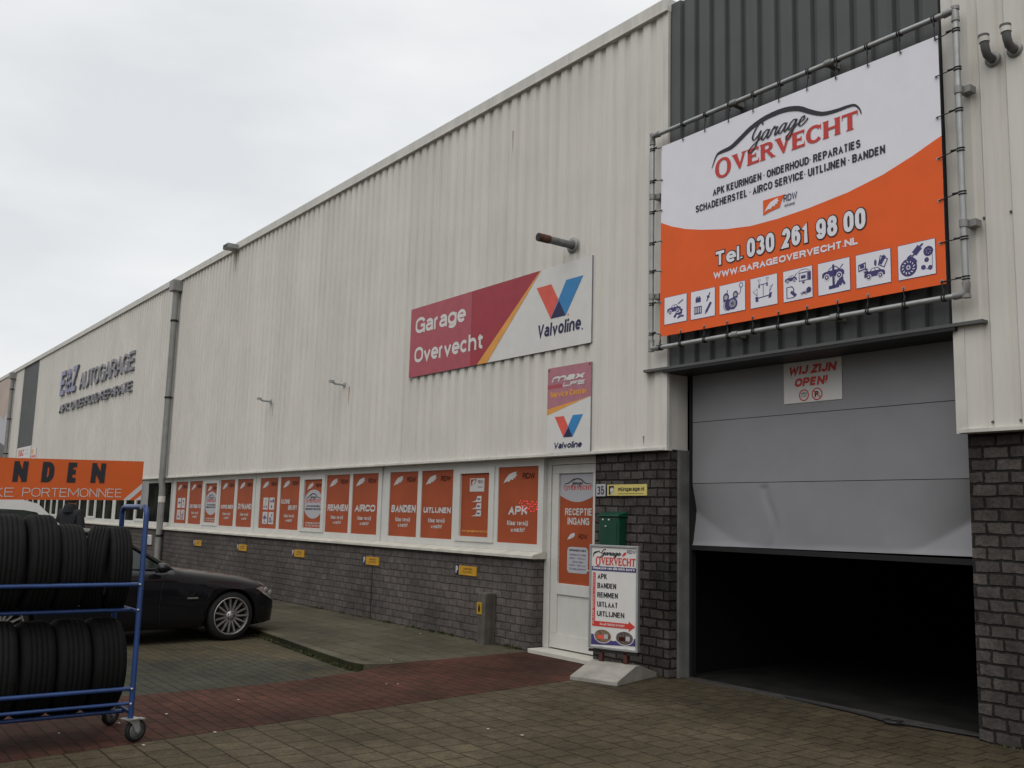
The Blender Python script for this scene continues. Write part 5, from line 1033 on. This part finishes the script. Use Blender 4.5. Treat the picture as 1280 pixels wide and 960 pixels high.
# ------------------------------------------------------------------ the black car
M_PAINT = mat('black_paint', (.008, .008, .010), .16, spec=.22, coat=.3, var=.1); M_CARGLASS = mat('car_glass', (.010, .016, .014), .05, spec=.6); M_ALLOY = mat('alloy', (.42, .41, .40), .32, .75, var=.2, scale=12); M_CHROME = mat('chrome', (.55, .55, .55), .18, .9); M_LAMP = mat('lamp_glass', (.34, .34, .33), .08, .5, spec=.6, var=.4, scale=25); M_PLATEY = mat('number_plate', (.55, .40, .03), .4)
def interp(t, ks):
    for (a, va), (c, vc) in zip(ks, ks[1:]):
        if t <= c: 
            q = (t - a) / (c - a); q = q * q * (3 - 2 * q) if False else q
            return tuple(x + (y - x) * q for x, y in zip(va, vc)) if isinstance(va, tuple) else va + (vc - va) * q
    return ks[-1][1]
def car_body(root, m, keys, axles, ra, name='body'):
    """keys: y -> (half width, under, crest height at the middle, shoulder height)"""
    ys = sorted(set([k[0] for k in keys] + [keys[0][0] + (keys[-1][0] - keys[0][0]) * i / 60 for i in range(61)] + [a + ra * math.cos(R(q)) for a in axles for q in range(0, 181, 10)] + [a + s * (ra + .003) for a in axles for s in (-1, 1)]))
    b = MB(); rows = []
    for y in ys:
        w, zb, hc, sh = interp(y, keys); arch = 0; flare = 0
        for a in axles:
            d = abs(y - a)
            if d <= ra: arch = .315 + math.sqrt(max(0, ra * ra - d * d))
            if d < ra + .10: flare = max(flare, .018 * min(1, (ra + .10 - d) / .08))
        half = [(0, zb), (w * .80, zb)]
        sd = [(w * .955, zb + .03), (w * .985 + flare * .5, zb + .14), (w + flare, .42 * (zb + .14) + .58 * sh * .82), (w * .995 + flare * .6, sh * .86), (w * .965, sh * .955), (w * .915, sh)]
        half += [(x, max(z, arch)) for x, z in sd] + [(w * .80, sh + (hc - sh) * .55), (w * .5, hc - .012), (0, hc)]
        if arch: half[1] = (w * .80, max(zb, arch - .02))
        rows.append(half)
    k = len(rows[0]); ringn = 2 * k - 2; vs = []
    for y, h in zip(ys, rows):
        vs += [(x, y, z) for x, z in h] + [(-x, y, z) for x, z in h[-2:0:-1]]
    fs = []
    for i in range(len(ys) - 1):
        for j in range(ringn): a = i * ringn; c = a + ringn; fs.append((a + j, a + (j + 1) % ringn, c + (j + 1) % ringn, c + j))
    fs.append(list(range(ringn))); fs.append(list(range((len(ys) - 1) * ringn, len(ys) * ringn))[::-1])
    b.add(vs, fs, m, True); return b.build(name, root)
def wheel(root, x, y, r, w, side, spokes=15):
    t = MB(); t.lathe([(r * .70, -w / 2), (r * .78, -w / 2 - .004), (r * .93, -w / 2 + .004), (r * .985, -w / 2 + .03), (r, -.03), (r, .03), (r * .985, w / 2 - .03), (r * .93, w / 2 - .004), (r * .78, w / 2 + .004), (r * .70, w / 2)], (x, y, r), (1, 0, 0), M_RUBBER, 40)
    o = t.build('wheel', root); q = MB(); s = side; X = x + s * (w / 2 - .012)
    q.lathe([(r * .70, 0), (r * .755, .006), (r * .765, .016), (r * .72, .016), (r * .70, .0), (r * .69, -.08)], (X, y, r), (s, 0, 0), M_ALLOY, 40)
    q.lathe([(0, .006), (.03, .008), (.036, 0), (.062, -.002), (.07, -.03)], (X, y, r), (s, 0, 0), M_ALLOY, 24)
    for k in range(spokes):
        a = 2 * math.pi * k / spokes
        def pt(rad, off, h): return (X + s * h, y + math.cos(a) * rad - math.sin(a) * off, r + math.sin(a) * rad + math.cos(a) * off)
        vs = [pt(.055, -.012, -.004), pt(.055, .012, -.004), pt(r * .71, .009, .008), pt(r * .71, -.009, .008), pt(.055, -.014, -.03), pt(.055, .014, -.03), pt(r * .71, .011, -.02), pt(r * .71, -.011, -.02)]
        q.add(vs, [(0, 1, 2, 3), (0, 4, 5, 1), (1, 5, 6, 2), (2, 6, 7, 3), (3, 7, 4, 0)], M_ALLOY)
    for k in range(5): q.lathe([(.010, -.001), (.010, .004), (0, .004)], (X, y + .045 * math.cos(k * 1.257), r + .045 * math.sin(k * 1.257)), (s, 0, 0), M_BLACK, 8)
    q.build('rim', o); d = MB(); d.lathe([(0, -.07), (r * .68, -.07), (r * .68, -.06), (0, -.06)], (X, y, r), (s, 0, 0), M_BLACK, 30); d.build('brake_disc', o)
def cabin(root, base, top, mglass, mbody, zb, zt, wb, wt):
    """base/top: y of windscreen foot/top, rear top/foot; glass house with painted roof and pillars"""
    f0, f1, r1, r0 = base[0], top[0], top[1], base[1]
    P = lambda y, w, z, s: Vector((s * w, y, z))
    g = MB(); g.add([P(f0 - .02, wb * .88, zb, 1), P(f0 - .02, wb * .88, zb, -1), P(f1, wt, zt - .02, -1), P(f1, wt, zt - .02, 1), P(f0 + .10, 0, zb + .01, 1), P(f1 + .05, 0, zt, 1)], [(0, 4, 5, 3), (4, 1, 2, 5)], mglass, True); g.build('windscreen', root)
    g = MB(); g.add([P(r0, wb * .86, zb, 1), P(r0, wb * .86, zb, -1), P(r1, wt, zt - .02, -1), P(r1, wt, zt - .02, 1)], [(0, 1, 2, 3)], mglass); g.build('rear_window', root)
    mid = (f0 + r0) / 2 - .05
    for s in (1, -1):
        g = MB(); g.add([P(f0 - .12, wb, zb, s), P(f1 - .03, wt + .015, zt - .05, s), P(mid, wt + .03, zt - .035, s), P(mid, wb + .005, zb, s)], [(0, 1, 2, 3)], mglass); g.build('side_window', root)
        g = MB(); g.add([P(mid - .06, wb + .005, zb, s), P(mid - .06, wt + .03, zt - .035, s), P(r1 + .05, wt + .015, zt - .05, s), P(r0 + .22, wb, zb, s)], [(0, 1, 2, 3)], mglass); g.build('side_window', root)
        p = MB(); p.tube([P(f0, wb * .93, zb - .03, s), P(f1, wt + .005, zt - .03, s), P(mid, wt + .022, zt - .015, s), P(r1, wt + .005, zt - .03, s), P(r0, wb * .93, zb - .03, s)], [.035, .032, .03, .035, .05], mbody, 8)
        p.tube([P(mid - .03, wb, zb, s), P(mid - .03, wt + .02, zt - .03, s)], .03, mbody, 8); p.tube([P(f0 - .1, wb + .01, zb, s), P(r0 + .2, wb + .01, zb, s)], .012, M_BLACK, 6); p.build('pillar', root)
    p = MB(); ny = 8; vs = []
    for i in range(ny + 1):
        y = f1 + (r1 - f1) * i / ny; cz = zt + .045 * math.sin(math.pi * (i * .8 + .1 * ny) / ny)
        vs += [(x * (wt + .01), y, zt - .02 + (cz - zt + .02) * (1 - x * x)) for x in (-1, -.7, -.35, 0, .35, .7, 1)]
    p.add(vs, [(i * 7 + j, i * 7 + j + 1, i * 7 + j + 8, i * 7 + j + 7) for i in range(ny) for j in range(6)], mbody, True); p.build('roof', root)
CAR = thing('parked_car', 'black sedan with silver multi spoke wheels parked nose to the brick base', 'car', (-13.31, -4.09, -.075), R(4.5), None, True)
CK = [(-2.26, (.60, .34, .62, .58)), (-2.20, (.74, .27, .86, .78)), (-2.05, (.82, .22, .99, .90)), (-1.6, (.88, .19, 1.02, .93)), (-.9, (.905, .17, 1.0, .93)), (0, (.91, .17, .99, .92)), (.62, (.905, .17, .97, .89)), (.80, (.903, .17, .925, .86)), (1.1, (.90, .17, .890, .825)), (1.5, (.888, .17, .840, .770)), (1.80, (.865, .17, .785, .715)), (1.98, (.825, .18, .735, .665)), (2.10, (.765, .19, .67, .60)), (2.18, (.67, .20, .60, .54)), (2.225, (.52, .22, .53, .47)), (2.24, (.40, .24, .48, .43))]
nose = lambda y: y if y < 1.76 else 1.76 + (y - 1.76) * .77
CK = [(nose(k[0]), k[1]) for k in CK]
car_body(CAR, M_PAINT, CK, (-1.38, 1.38), .352)
cabin(CAR, (.60, -1.75), (-.12, -1.02), M_CARGLASS, M_PAINT, .93, 1.385, .80, .56)
for s in (1, -1):
    for y in (1.38, -1.38): wheel(CAR, s * .785, y, .318, .22, s)
    b = MB()                                                       # headlamp: a wedge that wraps the corner
    def hl(y, z, o=.012):
        y = nose(y)
        w, zb, hc, sh = interp(y, CK); q = max(0, (z - sh * .86) / (sh * .14 + .03)); return (s * (w * (1 - .09 * max(0, q) ** 1.4) + o), y, z)
    top = [(1.72, .665), (1.84, .685), (1.96, .655), (2.06, .61), (2.13, .575)]; bot = [(1.76, .645), (1.86, .59), (1.97, .54), (2.07, .505), (2.14, .49)]
    b.add([hl(*q) for q in top] + [hl(*q) for q in bot], [(i, i + 1, 6 + i, 5 + i) for i in range(4)], M_LAMP, True); o = b.build('headlight', CAR)
    c = MB()
    for y, z in ((1.93, .635), (2.04, .59)): c.lathe([(0, .012), (.035, .010), (.042, .0)], hl(y, z, .008), (s, .5, .1), M_ZINC, 16)
    c.build('lamp_unit', o)
    b = MB(); b.lathe([(0, .12), (.05, .105), (.085, .05), (.09, 0), (.075, -.035), (0, -.045)], (s * .99, .36, .97), (0, 1, 0), M_PAINT, 18); b.v = [Vector((v.x, v.y,   .955 + (v.z - .97) * .70)) for v in b.v]; b.tube([(s * .88, .35, .91), (s * .96, .35, .94)], .025, M_PAINT, 8); b.build('wing_mirror', CAR)
    b = MB(); b.box(min(s * .902, s * .925), max(s * .902, s * .925), .76, .90, .555, .575, M_CHROME); b.build('side_marker', CAR, bevel=.004)
    b = MB(); b.tube([(s * .918, .42, .25), (s * .928, .40, .5), (s * .925, .42, .75), (s * .87, .50, .905)], .0022, M_BLACK, 5); b.tube([(s * .918, -.62, .25), (s * .928, -.62, .5), (s * .925, -.62, .75), (s * .86, -.62, .925)], .0022, M_BLACK, 5); b.build('door_seam', CAR)
    b = MB(); b.tube([(s * .925, -.28, .79), (s * .945, -.30, .795), (s * .945, -.44, .795), (s * .925, -.46, .79)], .012, M_PAINT, 8); b.build('door_handle', CAR)
    b = MB(); b.box(min(s * .50, s * .72), max(s * .50, s * .72), -2.25, -2.12, .66, .80, mat('lamp_red', (.25, .01, .01), .15)); b.build('tail_light', CAR, bevel=.02)
b = MB(); b.box(-.30, .30, 2.05, 2.14, .50, .60, M_BLACK); b.build('grille', CAR, bevel=.02); b = MB(); b.box(-.26, .26, 2.10, 2.145, .36, .46, M_PLATEY); b.build('licence_plate', CAR)

# ------------------------------------------------------------------ white van in the far bay
M_VAN = mat('white_paint', (.62, .62, .60), .35, coat=.4, var=.06)
VAN = thing('white_van', 'white van parked beyond the black car, only its roof showing over the tyres', 'van', (-19.0, -4.75, -.075), R(2), None, True)
b = MB(); sp = [(-2.05, .35), (-2.12, .6), (-2.08, 1.55), (-1.95, 1.75), (-1.6, 1.80), (.45, 1.79), (.72, 1.72), (1.38, 1.10), (1.95, .98), (2.12, .80), (2.15, .4), (2.1, .28), (1.75, .25), (1.70, .50), (1.50, .66), (1.25, .66), (1.05, .50), (1.0, .25), (-.95, .25), (-1.0, .5), (-1.2, .66), (-1.45, .66), (-1.65, .5), (-1.7, .25), (-2.0, .26)]
b.prism(sp, lambda a, c, d: (d * (1 - .12 * max(0, (c - 1.0)) / .8), a, c), -.88, .88, M_VAN); b.build('body', VAN, bevel=.09, segs=4)
b = MB(); b.add([(-.70, 1.30, 1.21), (.70, 1.30, 1.21), (.66, .80, 1.68), (-.66, .80, 1.68)], [(0, 1, 2, 3)], M_CARGLASS); b.build('windscreen', VAN)
for s in (1, -1):
    b = MB(); b.add([(s * .872, 1.12, 1.16), (s * .80, .68, 1.60), (s * .80, .12, 1.62), (s * .872, .12, 1.14)], [(0, 1, 2, 3)], M_CARGLASS); b.build('side_window', VAN)
    for y in (1.375, -1.325): wheel(VAN, s * .78, y, .315, .2, s, 5)
    b = MB(); b.box(min(s * .55, s * .82), max(s * .55, s * .82), 2.02, 2.13, .72, .90, M_LAMP); b.build('headlight', VAN, bevel=.03)

# ------------------------------------------------------------------ person in a dark jacket, seen from behind
def skin(name, joints, edges, m, parent, sub=2, root=0):
    me = bpy.data.meshes.new(name); off = OFF[parent.name] if parent else Vector((0, 0, 0))
    me.from_pydata([tuple(Vector(j[:3]) - off) for j in joints], edges, []); me.materials.append(m)
    o = bpy.data.objects.new(name, me); COL.objects.link(o); o.parent = parent; OFF[o.name] = off
    k = o.modifiers.new('skin', 'SKIN'); k.use_smooth_shade = True
    for i, j in enumerate(joints):
        r = j[3]; me.skin_vertices[0].data[i].radius = r if isinstance(r, tuple) else (r, r)
        me.skin_vertices[0].data[i].use_root = i == root
    q = o.modifiers.new('sub', 'SUBSURF'); q.levels = sub; q.render_levels = sub
    return o
M_SKIN = mat('skin', (.34, .19, .13), .6); M_JACK = mat('dark_jacket', (.010, .011, .014), .8, bump=.3, bscale=25); M_TROU = mat('dark_trousers', (.02, .022, .03), .85)
PE = thing('person', 'person in a dark jacket seen from behind beyond the black car', 'person', (-21.0, -2.86, -.075), R(40), None, True)
J = [(0, 0, 1.0, (.16, .11)), (0, 0, 1.2, (.17, .11)), (0, .01, 1.47, (.21, .13)), (0, .01, 1.63, (.085, .08)), (0, .02, 1.74, (.075, .09)), (0, .02, 1.85, (.075, .095)), (0, .02, 1.92, (.05, .06)),
     (.20, 0, 1.56, .080), (.29, -.02, 1.22, .055), (.27, .12, 1.0, .042), (.26, .19, .93, .035), (-.20, 0, 1.56, .080), (-.29, -.02, 1.22, .055), (-.27, .12, 1.0, .042), (-.26, .19, .93, .035),
     (.10, 0, .92, .095), (.11, .01, .5, .062), (.11, -.01, .10, .045), (.11, .14, .05, .04), (-.10, 0, .92, .095), (-.11, .02, .5, .062), (-.11, -.03, .10, .045), (-.11, .12, .05, .04)]
E_ = [(0, 1), (1, 2), (2, 3), (3, 4), (4, 5), (5, 6), (2, 7), (7, 8), (8, 9), (9, 10), (2, 11), (11, 12), (12, 13), (13, 14), (0, 15), (15, 16), (16, 17), (17, 18), (0, 19), (19, 20), (20, 21), (21, 22)]
skin('body', J, E_, M_SKIN, PE)
def fat(ids, k, m, name, zmax=None):
    mp = {j: i for i, j in enumerate(ids)}
    js = [(*J[j][:3], tuple(a * k + .012 for a in J[j][3]) if isinstance(J[j][3], tuple) else J[j][3] * k + .012) for j in ids]
    skin(name, js, [(mp[a], mp[c]) for a, c in E_ if a in mp and c in mp], m, PE)
fat([0, 1, 2, 3, 7, 8, 9, 11, 12, 13], 1.12, M_JACK, 'jacket'); fat([0, 15, 16, 17, 19, 20, 21], 1.08, M_TROU, 'trousers')
b = MB(); b.tube([(0, -.03, 1.60), (0, -.045, 1.67), (0, -.04, 1.74)], [.14, .125, .10], M_JACK, 14); b.build('collar', PE)
b = MB(); b.lathe([(.0, .115), (.05, .105), (.085, .07), (.098, .01), (.095, -.05), (.085, -.08)], (0, -.005, 1.85), (0, 0, 1), mat('dark_hair', (.02, .014, .01), .7), 18); b.build('hair', PE)

# ------------------------------------------------------------------ scraps on the paving
b = MB(); mw = mat('paper_scrap', (.55, .53, .48), .7)
for x, y in ((-7.9, -4.9), (-7.75, -5.3), (-8.2, -4.2), (-8.3, -2.7), (-8.25, -2.6), (-7.1, -4.8), (-9.6, -1.9), (-6.95, -5.35), (-6.2, -3.0), (-12.2, -.5), (-11.6, -.3), (-7.6, -5.75), (-5.9, -2.9)):
    a = random.uniform(0, 6); s = random.uniform(.008, .018); b.add([(x + s * math.cos(a + q) * (1.6 if k % 2 else 1), y + s * math.sin(a + q), .006 + .004 * random.random()) for k, q in enumerate((0, 1.5, 3.1, 4.6))], [(0, 1, 2, 3)], mw)
mo = mat('dry_leaf', (.09, .055, .02), .8)
for k in range(70):
    x = random.uniform(-15, -9.6); y = -random.uniform(.02, .16) if random.random() < .6 else random.uniform(-2.2, -2.05)
    a = random.uniform(0, 6); s = random.uniform(.01, .025); b.add([(x + s * math.cos(a + q), y + s * math.sin(a + q), .007 + .012 * random.random()) for q in (0, 1.2, 3.1, 4.4)], [(0, 1, 2, 3)], mo)
o = b.build('litter', recenter=False); o['kind'] = 'stuff'

# ------------------------------------------------------------------ weeds along the foot of the walls and the kerb
b = MB(); gw = [mat('weed_green', (.035, .055, .016), .8), mat('weed_dry', (.085, .072, .030), .85), mat('weed_dark', (.022, .034, .012), .85)]
def tuft(x, y, z, h, n):
    for k in range(n):
        a = random.uniform(0, 6.28); l = h * random.uniform(.4, 1.2); w = random.uniform(.003, .007); d = l * random.uniform(.2, 1.0)
        c, s = math.cos(a), math.sin(a); ox, oy = x + random.uniform(-.015, .015), y + random.uniform(-.012, .012)
        b.add([(ox - s * w, oy + c * w, z), (ox + s * w, oy - c * w, z), (ox + c * d * .5 + s * w, oy + s * d * .5 - c * w, z + l * .75), (ox + c * d, oy + s * d, z + l), (ox + c * d * .5 - s * w, oy + s * d * .5 + c * w, z + l * .75)], [(0, 1, 2, 3, 4)], random.choice(gw))
for i in range(260):
    x = -9.7 - 14 * random.random() ** 1.6
    if math.sin(3.1 * x) + math.sin(7.7 * x + 1) > -.3: tuft(x, -.012 - abs(random.gauss(0, .015)), 0, random.uniform(.012, .05), random.randint(3, 7))
for i in range(330):
    t = random.random(); x = -9.45 - 4.2 * t; q = 5.12 + .07 * (-9.58 - x) if x < -9.58 else 5.14
    tuft(x, q + YC - .02 - abs(random.gauss(0, .02)), -.072, random.uniform(.01, .04), random.randint(3, 6))
for i in range(60): tuft(random.uniform(-3.9, -2.6), .06 - abs(random.gauss(0, .02)), 0, random.uniform(.01, .03), 4)
for i in range(40): tuft(random.uniform(-8.3, -7.3), .03 - abs(random.gauss(0, .02)), 0, random.uniform(.01, .03), 4)
o = b.build('weeds', recenter=False); o['kind'] = 'stuff'
